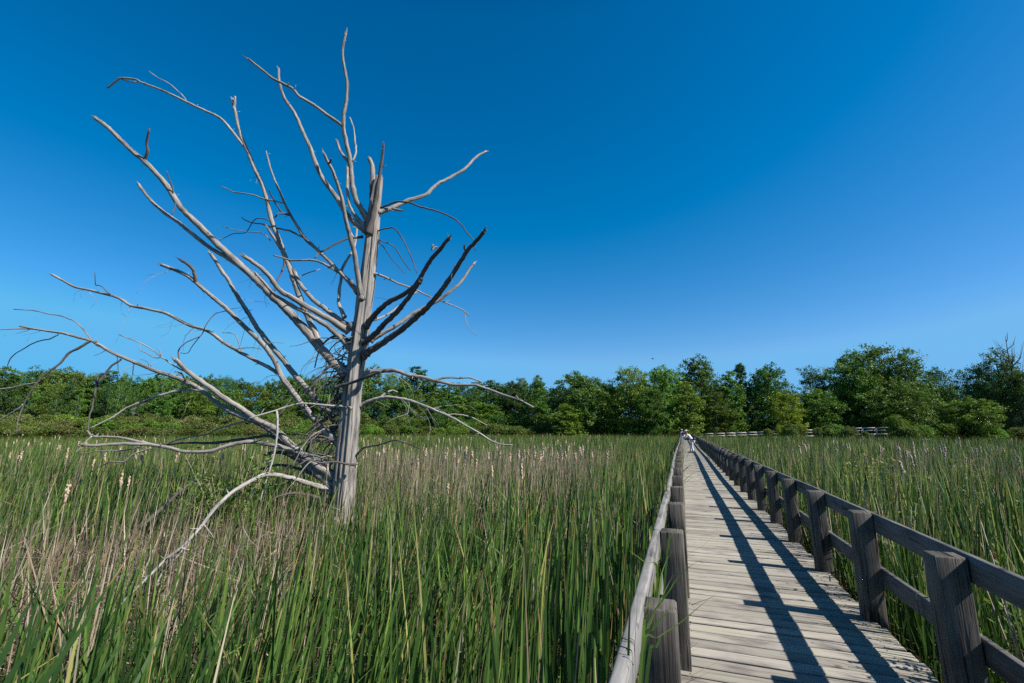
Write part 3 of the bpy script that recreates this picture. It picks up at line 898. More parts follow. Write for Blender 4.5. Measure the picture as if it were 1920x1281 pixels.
limb('B31c', 'B31', 0.3, 7, 5, [(540, 842), (522, 826), (503, 817), (481, 820), (462, 823), (442, 825), (418, 829), (393, 831), (362, 830), (332, 831), (306, 835)], 'snagdark')
limb('B31e', 'B31', -0.1, 3, 2, [(172, 818), (163, 826), (151, 840), (140, 850)], 'snagpale')
limb('B31f', 'B31', -0.1, 3.5, 1.6, [(284, 839), (266, 846), (249, 852), (240, 860), (232, 866), (210, 866), (190, 874), (172, 885)])
limb('B31g', 'B31', 0.0, 2.5, 1.4, [(262, 836), (250, 841), (232, 845), (205, 845), (180, 846), (150, 852)])
limb('B31h', 'B29', 0.3, 3.5, 2, [(492, 790), (470, 788), (446, 794), (426, 799), (407, 805), (392, 813), (376, 817), (355, 820), (330, 826), (312, 834)], 'snagpale')
limb('B32', None, -0.6, 5, 3.5, [(660, 766), (640, 762), (620, 761), (600, 759), (580, 757), (560, 757), (538, 763), (516, 770), (492, 777), (468, 784)], 'snagpale', front=-0.25)
limb('B32a', 'B32', -0.2, 5, 3, [(518, 770), (520, 780), (520, 792), (520, 810), (518, 827), (514, 850), (509, 870), (503, 890), (496, 910), (491, 925), (488, 941)], 'snagpale')
limb('B33', None, 0, 13, 4, [(622, 922), (600, 914), (580, 907), (560, 901), (542, 896), (525, 892), (507, 890), (490, 892), (472, 901), (455, 911), (437, 922), (420, 936), (405, 951), (393, 966), (383, 980), (367, 999), (350, 1017), (330, 1034), (310, 1050), (281, 1079), (248, 1111), (204, 1155)], 'snagpale',
     depths=[9.5, 9.4, 9.3, 9.1, 8.9, 8.7, 8.5, 8.3, 8.0, 7.8, 7.5, 7.2, 6.8, 6.4, 6.0, 5.6, 5.2, 4.9, 4.6, 4.3, 4.0, 3.7], wp=0.6)
limb('B33a', 'B33', 0.2, 3, 2, [(372, 992), (380, 984), (392, 996), (402, 1012)], 'snagpale')
limb('B33b', 'B33', -0.2, 5, 3, [(352, 1016), (335, 1040), (312, 1062), (296, 1090), (288, 1105)], 'snagpale')
limb('B34', None, 0.6, 13, 7, [(625, 905), (600, 884), (575, 868), (552, 858), (535, 850), (515, 848), (500, 852)], 'snagdark')
limb('B35', None, -0.5, 4, 2.5, [(664, 856), (672, 850), (681, 840), (694, 837), (707, 835), (724, 830), (742, 826), (764, 832), (790, 842)], 'snagdark')
limb('B36', None, -0.6, 5, 3, [(668, 872), (650, 870), (625, 866), (600, 868), (580, 862), (560, 872)], 'snagdark', front=-0.3)

limb('B37', None, 0.4, 9, 5, [(622, 905), (600, 896), (575, 884), (550, 876), (520, 872), (490, 880)], 'snagdark')
limb('B38', None, -0.9, 8, 4, [(620, 940), (590, 932), (560, 925), (530, 928), (500, 942)], 'snagdark')
limb('B39', None, 0.3, 8, 4, [(632, 800), (610, 806), (590, 822), (575, 845), (568, 872), (570, 900)], 'snagdark')
limb('B40', None, -0.4, 6, 3, [(640, 745), (620, 752), (603, 770), (592, 795), (585, 820), (580, 850)], 'snagdark')
limb('B41', None, -0.3, 6, 3, [(652, 690), (632, 684), (615, 690), (600, 706), (590, 728), (588, 750)], 'snagdark')
limb('B42', None, 0.2, 5, 2.5, [(655, 640), (640, 628), (622, 632), (606, 645), (596, 665), (590, 690)], 'snagdark')
# curled fine twigs, thickest at the left side of the trunk between the lower limbs
def twig(parent_key, start, direc, length, droop, r0, mat):
    p = np.array(start, float); d = np.array(direc, float); d /= np.linalg.norm(d)
    k = 9
    P, RR = [p.copy()], [r0]
    for i in range(k):
        d = d + np.array([random.gauss(0, 0.20), random.gauss(0, 0.20), random.gauss(0, 0.16) - droop])
        d /= np.linalg.norm(d)
        p = p + d * length / k
        P.append(p.copy()); RR.append(max(0.0022, r0 * (1 - 0.8 * (i + 1) / k)))
    mb = MB(); mb.tube(P, RR, sides=5, rough=0.06)
    if random.random() < 0.6:
        i = random.randint(2, 6)
        dd = (P[i + 1] - P[i]); dd = dd / np.linalg.norm(dd) + np.array([random.uniform(-1, 1), random.uniform(-1, 1), random.uniform(-0.6, 0.8)])
        dd /= np.linalg.norm(dd)
        l2 = length * random.uniform(0.25, 0.5)
        mb.tube([P[i], P[i] + dd * l2 * 0.5 + [0, 0, -0.01], P[i] + dd * l2 + [0, 0, -0.04 * droop * 5]], [RR[i] * 0.8, RR[i] * 0.6, 0.002], sides=4)
    mb.build('twig', M[mat], OBJ[parent_key] if parent_key else tree)


for i in range(70):      # left of the trunk
    y = random.uniform(630, 860); x = 672 - (y - 640) * 0.16 - random.uniform(8, 22)
    c = at_depth(x, y, TD + random.uniform(-0.2, 0.2)) - TREE_O
    dr = -HR * random.uniform(0.4, 1.2) + HF * random.uniform(-0.9, 0.9) + np.array([0, 0, random.uniform(-0.4, 0.6)])
    twig(None, c, dr, random.uniform(0.6, 1.5), random.uniform(0.05, 0.30), random.uniform(0.008, 0.02), random.choice(['snagdark', 'snag', 'snagdark', 'snagdark']))
for i in range(12):      # right of the trunk, hanging
    x = random.uniform(690, 800); y = 700 + (x - 690) * 0.05 + random.uniform(-3, 50)
    key = 'B23' if y < 725 else 'B24'
    pts, ds = LIMBS[key]; j = random.randrange(1, 10)
    c = at_depth(pts[j][0], pts[j][1], ds[j]) - TREE_O
    dr = HR * random.uniform(0.2, 1.0) + HF * random.uniform(-0.6, 0.6) + np.array([0, 0, random.uniform(-0.7, 0.1)])
    twig(key, c, dr, random.uniform(0.5, 1.3), random.uniform(0.05, 0.16), random.uniform(0.004, 0.007), 'snagpale')
for key, cnt in (('B28', 16), ('B29', 12), ('B25', 12), ('B26', 9), ('B27', 8), ('B1', 6), ('B31', 10), ('B6', 5), ('B3', 4), ('B20', 3), ('B18', 3), ('B33', 6), ('B4', 4)):
    pts, ds = LIMBS[key]
    for q in range(cnt):
        j = random.randrange(1, len(pts) - 1)
        c = at_depth(pts[j][0], pts[j][1], ds[j]) - TREE_O
        dr = -HR * random.uniform(-0.3, 1.0) + HF * random.uniform(-0.8, 0.8) + np.array([0, 0, random.uniform(-0.9, 0.5)])
        up = key in ('B1', 'B6', 'B20', 'B18', 'B4')
        twig(key, c, dr, random.uniform(0.15, 0.4) if up else random.uniform(0.3, 0.95), 0.02 if up else random.uniform(0.0, 0.2), random.uniform(0.0035, 0.008), random.choice(['snagdark', 'snagpale', 'snag']))


def fallen_branch():
    a, b = at_depth(362, 903, 8.0), at_depth(296, 960, 7.6)
    root = empty('fallen_branch', tuple(b)); tag(root, 'dark broken branch stuck in the marsh left of the pale drooping limb', 'branch')
    mb = MB(); P_ = [a - b, (a - b) * 0.6 + [0, 0, 0.03], (a - b) * 0.25, np.zeros(3), -(a - b) * 0.5]
    mb.tube(catmull(P_, 4), [0.018 + 0.0008 * i for i in range(17)], sides=8, rough=0.06, jag=0.03)
    mb.build('stem', M['snagdark'], root)
    mb = MB(); q = (a - b) * 0.5; mb.tube([q, q + [0.05, 0.1, 0.12], q + [0.02, 0.2, 0.2]], [0.009, 0.006, 0.002], sides=5); mb.build('twig', M['snagdark'], root)


fallen_branch()


# ------------------------------------------------------------------ cattail marsh
def strips(base, h, wd, lean_az, lean, curve, face, S_, kink=None, taper=0.55, rnd=None):
    """vectorised leaf strips; all arguments arrays of length N"""
    N = len(h)
    t = np.linspace(0, 1, S_ + 1)
    dx, dy = np.cos(lean_az), np.sin(lean_az)
    off = (lean[:, None] * t + curve[:, None] * t ** 2.2) * h[:, None]
    zz = h[:, None] * (t - 0.42 * np.minimum(curve, 1.6)[:, None] * t ** 2.6)
    if kink is not None:
        kt, ks = kink      # kink height and strength: above kt the strip hangs over
        over = np.maximum(t[None, :] - kt[:, None], 0) * h[:, None]
        zz = zz - over * ks[:, None]
        off = off + over * np.minimum(ks, 1.2)[:, None] * 0.75
    cx = base[:, 0][:, None] + dx[:, None] * off
    cy = base[:, 1][:, None] + dy[:, None] * off
    cz = base[:, 2][:, None] + zz
    prof = np.where(t < taper, 1.0, 1 - ((t - taper) / (1 - taper)) ** 1.6)
    prof = np.maximum(prof, 0.03)
    prof[0] = 0.8
    tw = face[:, None] + 0.9 * (t[None, :] - 0.5)
    wx, wy = np.cos(tw) * wd[:, None] * 0.5 * prof, np.sin(tw) * wd[:, None] * 0.5 * prof
    V = np.empty((N, S_ + 1, 2, 3))
    V[:, :, 0, 0], V[:, :, 0, 1], V[:, :, 0, 2] = cx - wx, cy - wy, cz
    V[:, :, 1, 0], V[:, :, 1, 1], V[:, :, 1, 2] = cx + wx, cy + wy, cz
    V = V.reshape(-1, 3)
    b = (np.arange(N) * (S_ + 1) * 2)[:, None] + (np.arange(S_) * 2)[None, :]
    Q = np.stack([b, b + 1, b + 3, b + 2], -1).reshape(-1, 4)
    if rnd is None: rnd = rng.random(N)
    uv = np.empty((N, S_, 4, 2))
    uv[..., 0] = rnd[:, None, None]
    uv[:, :, 0, 1] = uv[:, :, 1, 1] = t[:-1][None]
    uv[:, :, 2, 1] = uv[:, :, 3, 1] = t[1:][None]
    return V, Q, uv.reshape(-1, 2)


def ribbon(pts, width, face, rnd=None, per=4):
    Q = np.array(catmull(pts, per)); n = len(Q)
    t = np.linspace(0, 1, n)
    pr = np.where(t < 0.5, 1.0, 1 - ((t - 0.5) / 0.5) ** 1.8); pr = np.maximum(pr, 0.04)
    fa = face + 0.7 * (t - 0.5)
    wv = np.stack([np.cos(fa), np.sin(fa), 0.15 * np.sin(fa * 3)], -1) * (width * 0.5 * pr)[:, None]
    V = np.stack([Q - wv, Q + wv], 1).reshape(-1, 3)
    b = np.arange(n - 1) * 2
    F_ = np.stack([b, b + 1, b + 3, b + 2], -1)
    uv = np.empty((n - 1, 4, 2)); uv[..., 0] = random.uniform(0.15, 0.6) if rnd is None else rnd
    uv[:, 0, 1] = uv[:, 1, 1] = t[:-1]; uv[:, 2, 1] = uv[:, 3, 1] = t[1:]
    return V, F_, uv.reshape(-1, 2)


class Bag:
    def __init__(s): s.V, s.Q, s.U, s.n = [], [], [], 0
    def add(s, vqu):
        V, Q, U = vqu
        s.V.append(V); s.Q.append(Q + s.n); s.U.append(U); s.n += len(V)
    def build(s, name, mat, smooth=False):
        return link(name, np_mesh(name, np.concatenate(s.V), np.concatenate(s.Q), np.concatenate(s.U), smooth=smooth, mat=mat))


def scatter(n, d0, d1, half=60):
    """random ground points in the sector the camera sees (and a margin), even density"""
    a = R(90) + YAW + R(1) * rng.uniform(-half, half, n)
    d = np.sqrt(rng.uniform(d0 * d0, d1 * d1, n))
    x, y = np.cos(a) * d, np.sin(a) * d
    ok = ((x < -0.33) | (x > 1.62)) & (np.hypot(x - TREE_O[0], y - TREE_O[1]) > 0.42)
    x, y = x[ok], y[ok]
    return np.stack([x, y, ground_z(x, y)], -1)


def edge_depth(B):
    return B[:, 0] * HF[0] + B[:, 1] * HF[1]


def maps(B):
    """returns dryness 0..1, and leaf height"""
    x, y = B[:, 0], B[:, 1]
    P = B.copy(); P[:, 2] = 1.2
    px, py = project(P)
    d = np.hypot(x, y)
    nz = vnoise(x, y, 2.2, 8); nf = vnoise(x, y, 7.0, 9)
    dryA = sstep(620, 700, px) * (1 - sstep(1060, 1230, px - (d - 9) * 2.0)) * sstep(7.0, 9.5, d + nz * 1.2) * (1 - sstep(24, 40, d)) * (px < 1290)
    dryB = (1 - sstep(520, 700, px)) * sstep(3.8, 5.4, d + nz * 0.8) * (1 - sstep(7.5, 10.5, d + nz))
    dryC = (px > 1300) * (sstep(11, 18, d) * 0.55 + 0.25 * sstep(1480, 1700, px) * sstep(8, 14, d))
    dryD = (px < 640) * sstep(9, 11, d) * 0.46
    dry = np.clip(np.maximum.reduce([dryA * 0.92, dryB * 0.85, dryC, dryD, 0.27 + 0.14 * nz]) + 0.10 * nf, 0.03, 0.96)
    h = 1.50 + 0.12 * nf + 0.06 * nz + 0.09 * vnoise(x, y, 4.5, 14)
    h -= 0.38 * np.exp(-((x + 5.6) ** 2 + (y - 5.6) ** 2) / 4.0)
    h -= 0.30 * dryB
    h -= 0.12 * dryA
    h += 0.10 * (px > 950) * (px < 1290) * (1 - sstep(8, 20, d))
    h -= 0.05 * (px > 1290) * (1 - sstep(3, 9, d))
    return dry, h


WIND = math.atan2(HR[1], HR[0])        # tips lean to the right of the picture


def green_field():
    bag = Bag()
    # near clumps: fans of long leaves
    for (n, d0, d1, S_, wmul, per, half) in ((700, 0.75, 3.2, 8, 1.5, 5, 74), (2250, 3.2, 8, 6, 1.55, 5, 70), (7800, 8, 19, 4, 1.7, 5, 65), (16500, 19, 42, 3, 2.4, 4, 63), (24000, 42, 84, 2, 3.4, 4, 62)):
        B = scatter(n, d0, d1, half)
        dry, h = maps(B)
        keep = rng.random(len(B)) > dry * 0.93
        fd = edge_depth(B)
        keep &= fd < np.where(B @ HR > 0, 77, 83)
        B, h = B[keep], h[keep]
        for k in range(per):
            N = len(B)
            b = B.copy()
            b[:, :2] += rng.normal(0, 0.045 if d1 < 20 else 0.15, (N, 2))
            hh = h * rng.uniform(0.55, 1.14, N)
            if d0 > 15: hh = h * rng.uniform(0.8, 1.1, N)
            hh = hh * rng.choice([1, 1, 1, 1.12], N)
            az = np.where(rng.random(N) < 0.55, WIND + rng.normal(0, 0.7, N), rng.uniform(0, 6.28, N))
            lean = np.abs(rng.normal(0.09, 0.08, N))
            curve = np.abs(rng.normal(0.05, 0.09, N)) + (rng.random(N) < 0.07) * rng.uniform(0.2, 0.9, N)
            kt = rng.uniform(0.45, 0.8, N); ks = (rng.random(N) < 0.05) * rng.uniform(0.6, 1.9, N)
            edge = ((b[:, 0] > -0.95) & (b[:, 0] < 0)) | ((b[:, 0] > 0) & (b[:, 0] < 2.1))
            edge &= b[:, 1] < 14
            lean = np.where(edge, lean * 0.3, lean); curve = np.where(edge, np.minimum(curve, 0.05), curve); ks = np.where(edge, 0.0, ks)
            wd = rng.uniform(0.009, 0.0165, N) * wmul
            face = WIND + rng.normal(0, 0.9, N)
            bag.add(strips(b, hh, wd, az, lean, curve, face, S_, (kt, ks), 0.45, np.clip(rng.normal(0.45 if d0 < 8 else 0.55, 0.27, N), 0, 0.999)))
    n = 150
    B = np.stack([1.70 + np.abs(rng.normal(0, 0.22, n)), rng.uniform(1.6, 12, n), np.zeros(n)], -1)
    for k in range(5):
        b = B + np.concatenate([rng.normal(0, 0.04, (n, 2)), np.zeros((n, 1))], 1)
        bag.add(strips(b, rng.uniform(0.9, 1.62, n), rng.uniform(0.010, 0.020, n), rng.uniform(0, 6.28, n), np.abs(rng.normal(0.04, 0.04, n)), np.abs(rng.normal(0.05, 0.1, n)), WIND + rng.normal(0, 0.9, n), 7, (rng.uniform(0.5, 0.8, n), (rng.random(n) < 0.1) * 1.2), 0.45, np.clip(rng.normal(0.45, 0.24, n), 0, 0.999)))
    # a few big leaves right beside the camera at the lower left corner
    for (x, y, d, x2, y2, d2, w_) in ((20, 1420, 0.95, 238, 1048, 1.15, 0.017), (-30, 1380, 1.0, 150, 1085, 1.2, 0.016), (60, 1400, 1.1, 208, 1018, 1.5, 0.016), (110, 1420, 1.05, 250, 1175, 1.25, 0.016),
                                      (-60, 1400, 0.9, 60, 1120, 1.1, 0.018), (200, 1420, 1.3, 335, 1120, 1.5, 0.015), (330, 1420, 1.4, 455, 1075, 1.7, 0.014), (10, 1400, 1.3, 90, 1020, 1.5, 0.013), (140, 1400, 1.2, 230, 1230, 1.2, 0.015)):
        a, c = at_depth(x, y, d), at_depth(x2, y2, d2)
        base = a - (c - a) * 0.35; base[2] = 0
        bag.add(ribbon([base, a * 0.6 + base * 0.4 + [0, 0, 0.12], a, a * 0.45 + c * 0.55 + [0, 0, 0.02], c], w_ * 0.8, R(random.uniform(-15, 35)) + YAW, random.uniform(0.05, 0.3)))
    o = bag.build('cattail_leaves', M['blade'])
    tag(o, 'dense long green cattail leaves filling the marsh', kind='stuff')


def dry_field():
    bag = Bag()
    for (n, d0, d1, S_, wmul, half) in ((1400, 0.9, 4, 4, 1.0, 64), (9500, 4, 10, 4, 1.0, 60), (30000, 10, 26, 3, 1.25, 58), (26000, 26, 60, 2, 2.3, 57)):
        B = scatter(n, d0, d1, half)
        dry, h = maps(B)
        keep = rng.random(len(B)) < dry * (0.95 if d0 < 20 else 0.55)
        keep &= edge_depth(B) < 70
        B, h = B[keep], h[keep]
        N = len(B)
        hh = np.clip(rng.uniform(0.55, 1.28, N) * 1.35, 0.3, 1.78) * (h / 1.4) ** 0.5
        az = np.where(rng.random(N) < 0.5, WIND + rng.normal(0, 0.8, N), rng.uniform(0, 6.28, N))
        lean = np.abs(rng.normal(0.05, 0.09, N)); curve = np.abs(rng.normal(0.0, 0.05, N))
        kt = rng.uniform(0.35, 0.95, N); ks = (rng.random(N) < 0.22) * rng.uniform(0.6, 2.0, N)
        wd = rng.uniform(0.004, 0.010, N) * wmul
        bag.add(strips(B, hh, wd, az, lean, curve, WIND + rng.normal(0, 0.8, N), S_, (kt, ks), 0.85, rng.random(N)))
    tag(bag.build('dry_stalks', M['dry']), 'thin dead grey brown cattail stalks standing in patches of the marsh', kind='stuff')


def litter():
    bag = Bag()
    for (n, d0, d1, hz, half) in ((14000, 0.7, 4.5, 0.7, 66), (26000, 4.5, 11, 0.7, 60), (9000, 11, 20, 0.55, 57)):
        B = scatter(n, d0, d1, half)
        dry, h = maps(B)
        keep = rng.random(len(B)) < 0.45 + 0.55 * dry
        B = B[keep]; dry = dry[keep]
        N = len(B)
        B[:, 2] += rng.random(N) ** 1.6 * hz * (0.5 + 0.8 * dry)
        L = rng.uniform(0.15, 0.75, N)
        bag.add(strips(B, L * rng.uniform(0.05, 0.6, N), rng.uniform(0.006, 0.016, N) * (1.4 if d0 > 10 else 1), rng.uniform(0, 6.28, N), rng.uniform(0.6, 3.5, N), rng.uniform(-0.8, 1.2, N), rng.uniform(0, 6.28, N), 3, None, 0.7, rng.random(N)))
    tag(bag.build('dead_leaf_litter', M['litter']), 'tangled dead cattail leaves lying low between the stalks', kind='stuff')


def leaf_quads(C, size, normal_bias=0.5, asp=0.55):
    """rhombic leaves centred at C (N,3)"""
    N = len(C)
    a = rng.normal(0, 1, (N, 3)); a[:, 2] *= 0.6
    a /= np.linalg.norm(a, axis=1)[:, None]
    nrm = rng.normal(0, 1, (N, 3)); nrm[:, 2] = np.abs(nrm[:, 2]) + normal_bias
    b = np.cross(nrm, a); b /= (np.linalg.norm(b, axis=1)[:, None] + 1e-9)
    s_ = size[:, None]
    V = np.stack([C - a * s_ * 0.5, C + b * s_ * asp * 0.5 + a * s_ * 0.05, C + a * s_ * 0.5, C - b * s_ * asp * 0.5 + a * s_ * 0.05], 1).reshape(-1, 3)
    Q = np.arange(N * 4).reshape(N, 4)
    uv = np.empty((N, 4, 2)); uv[..., 0] = np.clip(rng.random(N), 0, 0.999)[:, None]; uv[..., 1] = 0.5
    return V, Q, uv.reshape(-1, 2)


def ground_cover():
    bag = Bag()
    for (n, d0, d1, sz, half) in ((16000, 1.0, 6, 0.030, 62), (42000, 6, 15, 0.040, 58), (26000, 15, 34, 0.075, 57)):
        B = scatter(n, d0, d1, half)
        m_ = vnoise(B[:, 0], B[:, 1], 1.6, 21)
        dry, h = maps(B)
        B = B[(m_ + 0.45 * dry) > 0.12]
        N = len(B)
        B[:, 2] += rng.random(N) ** 0.8 * (0.75 + 0.25 * vnoise(B[:, 0], B[:, 1], 2.0, 5))
        bag.add(leaf_quads(B, rng.uniform(0.6, 1.5, N) * sz))
    tag(bag.build('leafy_undergrowth', M['weed']), 'low yellow green leafy weeds growing between the cattails', kind='stuff')


green_field()
dry_field()
litter()
ground_cover()


# ------------------------------------------------------------------ cattails with seed heads
def head_mesh(seed, dark=False):
    r = random.Random(seed)
    mb = MB()
    L = r.uniform(0.13, 0.19)
    n = 11
    P, RR = [], []
    for i in range(n):
        t = i / (n - 1)
        P.append(np.array([r.uniform(-1, 1) * 0.003, r.uniform(-1, 1) * 0.003, L * t]))
        prof = math.sin(math.pi * (0.08 + 0.86 * t)) ** 0.45
        RR.append((0.0125 if not dark else 0.011) * prof * (1 + r.uniform(-0.32, 0.4) * (0.3 if dark else 1)))
    mb.tube(P, RR, sides=9, rough=0.30 if not dark else 0.04)
    if not dark:
        for q in range(10):
            t = r.random(); an = r.uniform(0, 6.28); rr = 0.014
            mb.ellipsoid((math.cos(an) * rr, math.sin(an) * rr, L * t), (r.uniform(0.006, 0.013), r.uniform(0.006, 0.012), r.uniform(0.008, 0.02)), 6, 4)
    mb.tube([(0, 0, L), (0.002, 0.001, L + 0.05)], [0.003, 0.0015], sides=4)
    return mb.mesh('seed_head', M['fluffdk' if dark else 'fluff'])


def stalk_mesh(seed, H=1.0):
    r = random.Random(seed + 50)
    mb = MB()
    lx, ly = r.uniform(-0.03, 0.05), r.uniform(-0.04, 0.04)
    P = [np.array([-lx * (1 - t) ** 1.5, -ly * (1 - t) ** 1.5, H * t]) for t in np.linspace(0, 1, 7)]
    mb.tube(P, [0.0055 - 0.002 * t for t in np.linspace(0, 1, 7)], sides=5)
    return mb.mesh('stalk', M['drystem'])


M['drystem'] = plain_mat('dry_stem', (0.29, 0.24, 0.18), 0.8, 0.25, 12.0, 0.2)
HEADS = [head_mesh(i) for i in range(6)] + [head_mesh(9, True)]
STALKS = [stalk_mesh(i) for i in range(5)]


def cattail(px, py, zh, label, group, dark=False, big=1.0, head=None):
    """px, py: where the middle of the seed head shows; zh its height over the marsh"""
    p = at_z(px, py, zh)
    c = empty('cattail', (p[0], p[1], 0), random.uniform(0, 6.28))
    tag(c, label, 'cattail', group)
    hz = zh - 0.08 * big
    s_ = link('stalk', random.choice(STALKS), c); s_.scale = (1, 1, hz)
    h = link('seed_head', HEADS[6] if dark else HEADS[random.randrange(6)], c)
    h.location = (0, 0, hz); h.scale = (big, big, big * random.uniform(0.85, 1.15))
    h.rotation_euler = (random.uniform(-0.12, 0.12), random.uniform(-0.12, 0.12), 0)


GA = 'cattails left of the dead tree'
GB = 'cattails between the dead tree and the boardwalk'
GC = 'cattails right of the boardwalk'
LA = 'dry cattail with pale fluffy seed head in the marsh left of the dead tree'
LB = 'dry cattail with pale seed head in the marsh between dead tree and boardwalk'
LC = 'dry cattail stalk with pale seed head, in the marsh right of the boardwalk'
BIGS = [(400, 862, 'tall cattail with ragged pale seed head before the green bush under the limbs', 1.5), (227, 905, 'tall cattail with ragged pale seed head below the left end of the lowest limbs', 1.5), (123, 930, 'large cattail with burst seed head low in the brown patch, far left', 1.5),
        (668, 874, 'cattail with pale seed head directly beside the right side of the dead trunk', 1.3), (772, 866, 'fat pale cattail seed head right of the dead trunk, left one of a close pair', 1.4), (784, 870, 'fat pale cattail seed head right of the dead trunk, right one of a close pair', 1.4),
        (893, 870, 'fat pale cattail seed head in the middle of the brown patch', 1.4), (923, 886, 'lowest of the fat cattail heads in the brown patch, right of its middle', 1.5), (978, 868, 'cattail with double seed head at the right side of the brown patch', 1.3),
        (1912, 863, 'large pale cattail seed head at the right edge of the picture', 1.5), (840, 919, 'small pale cattail head low in front of the brown patch', 1.1), (175, 868, 'pale cattail head under the forked low limb, left of the bush', 1.3), (614, 878, 'cattail head just left of the dead trunk base', 1.2), (972, 837, 'dark intact cattail spike beyond the brown patch near the hanging limb tip', 1.3)]
for (x, y, lb, bg_) in BIGS:
    zh = 1.62 if y < 900 else 1.5
    cattail(x, y, zh, lb, None, dark=(x == 972), big=0.70 * bg_)
PA = [(14, 812), (42, 813), (26, 830), (65, 827), (78, 821), (77, 833), (111, 822), (43, 846), (53, 834), (33, 856), (112, 843), (181, 829), (199, 827), (202, 813), (221, 813), (154, 839), (290, 822), (259, 846), (126, 857), (198, 859), (243, 901), (291, 826), (330, 860), (455, 840), (500, 850), (355, 822), (430, 820)]
PB = [(735, 823), (756, 814), (719, 845), (872, 864), (915, 854), (979, 886), (835, 856), (885, 852), (874, 845), (858, 866), (973, 856), (823, 827), (928, 819), (1102, 829), (1087, 843), (1120, 819), (1018, 850), (706, 850), (745, 856), (800, 850), (1000, 870)]
PC = [(1739, 847), (1750, 843), (1764, 845), (1773, 841), (1816, 832), (1824, 845), (1711, 865), (1700, 852), (1703, 850), (1715, 853), (1580, 836), (1571, 836), (1858, 843), (1807, 856), (1691, 876), (1635, 869), (1654, 843), (1682, 839)]
for k in range(46): PA.append((random.uniform(0, 520), 814 + random.random() ** 1.6 * 45))
for k in range(120): PB.append((random.uniform(670, 1180), 814.5 + random.random() ** 1.5 * 45))
for k in range(52): PC.append((random.uniform(1440, 1919), 815 + random.random() ** 1.4 * 38))
for L_, lb, g_ in ((PA, LA, GA), (PB, LB, GB), (PC, LC, GC)):
    for (x, y) in L_:
        y = max(y, 815.5)
        zh = random.uniform(1.50, 1.72)
        if (EYE - zh) * F / (y - HOR) > 62: zh = EYE - 62 * (y - HOR) / F
        d = (EYE - zh) * F / (y - HOR)
        cattail(x, y, zh, lb, g_, big=0.9 + 0.45 * min(1, d / 25) + random.uniform(-0.2, 0.3))


# ------------------------------------------------------------------ small plants
def herb(name, loc, h, rad, n, mat, label, cat, size=0.06, stems=8, group=None):
    root = empty(name, loc)
    tag(root, label, cat, group)
    mb = MB(); tips = []
    for i in range(stems):
        an = random.uniform(0, 6.28); rr = rad * random.uniform(0.3, 1.0)
        tip = np.array([math.cos(an) * rr, math.sin(an) * rr, h * random.uniform(0.6, 1.0)])
        mb.tube([(0, 0, 0), tip * [0.35, 0.35, 0.5], tip], [0.008, 0.006, 0.003], sides=5)
        tips.append(tip)
    mb.build('stem', M['drystem'], root)
    T = np.array(tips)
    t = rng.uniform(0.3, 1.0, n)
    C = T[rng.integers(0, len(T), n)] * np.stack([t ** 1.3, t ** 1.3, t], -1) + rng.normal(0, rad * 0.16, (n, 3))
    V, Q, U = leaf_quads(C, rng.uniform(0.6, 1.4, n) * size, 0.6, 0.45)
    link('leaves', np_mesh('leaves', V, Q, U, mat=mat), root)


p = at_depth(440, 850, 8.2); herb('leafy_bush', (p[0], p[1], 0), 2.0, 0.75, 1700, M['weed'], 'small fresh green bush growing up through the lowest limbs left of the dead trunk', 'bush', 0.075, 14)
p = at_depth(530, 900, 9.6); herb('leafy_bush', (p[0], p[1], 0), 1.2, 0.8, 900, M['weed'], 'low green bush in the shade at the left foot of the dead tree', 'bush', 0.07, 10)
p = at_z(1650, 915, 1.0); herb('leafy_herb', (p[0], p[1], 0), 1.68, 0.85, 2200, M['weedy'], 'bright yellow green herb clump in the right marsh, left of the other clump', 'plant', 0.085, 18)
p = at_z(1890, 955, 1.0); herb('leafy_herb', (p[0], p[1], 0), 1.35, 0.6, 900, M['weedy'], 'yellow green herb clump near the right edge of the picture', 'plant', 0.06, 14)
p = at_z(1800, 890, 1.0); herb('leafy_herb', (p[0], p[1], 0), 1.62, 0.8, 1100, M['weedy'], 'faint yellow green herb clump farther back in the right marsh', 'plant', 0.085, 14)


herb('leafy_herb', (1.98, 4.15, 0), 1.62, 0.30, 260, M['weed'], 'leafy green plant just outside the right railing beside its nearest post', 'plant', 0.055, 9)
herb('leafy_herb', (1.95, 5.95, 0), 1.66, 0.26, 200, M['weed'], 'leafy green plant just outside the right railing between its second and third posts', 'plant', 0.05, 8)


def leaf_tuft(loc, blades, label, width=0.011):
    bag = Bag()
    for d, px_ in blades:
        P_ = [at_depth(x, y, d) for x, y in px_]
        b = np.array(loc) + np.array([random.uniform(-0.03, 0.03), random.uniform(-0.03, 0.03), 0])
        m_ = b * 0.35 + P_[0] * 0.65; m_[2] = P_[0][2] * 0.6
        bag.add(ribbon([b, m_] + P_, width, YAW + R(random.uniform(-30, 30)), random.uniform(0.45, 0.85)))
    tag(bag.build('cattail_tuft', M['blade']), label, 'plant')


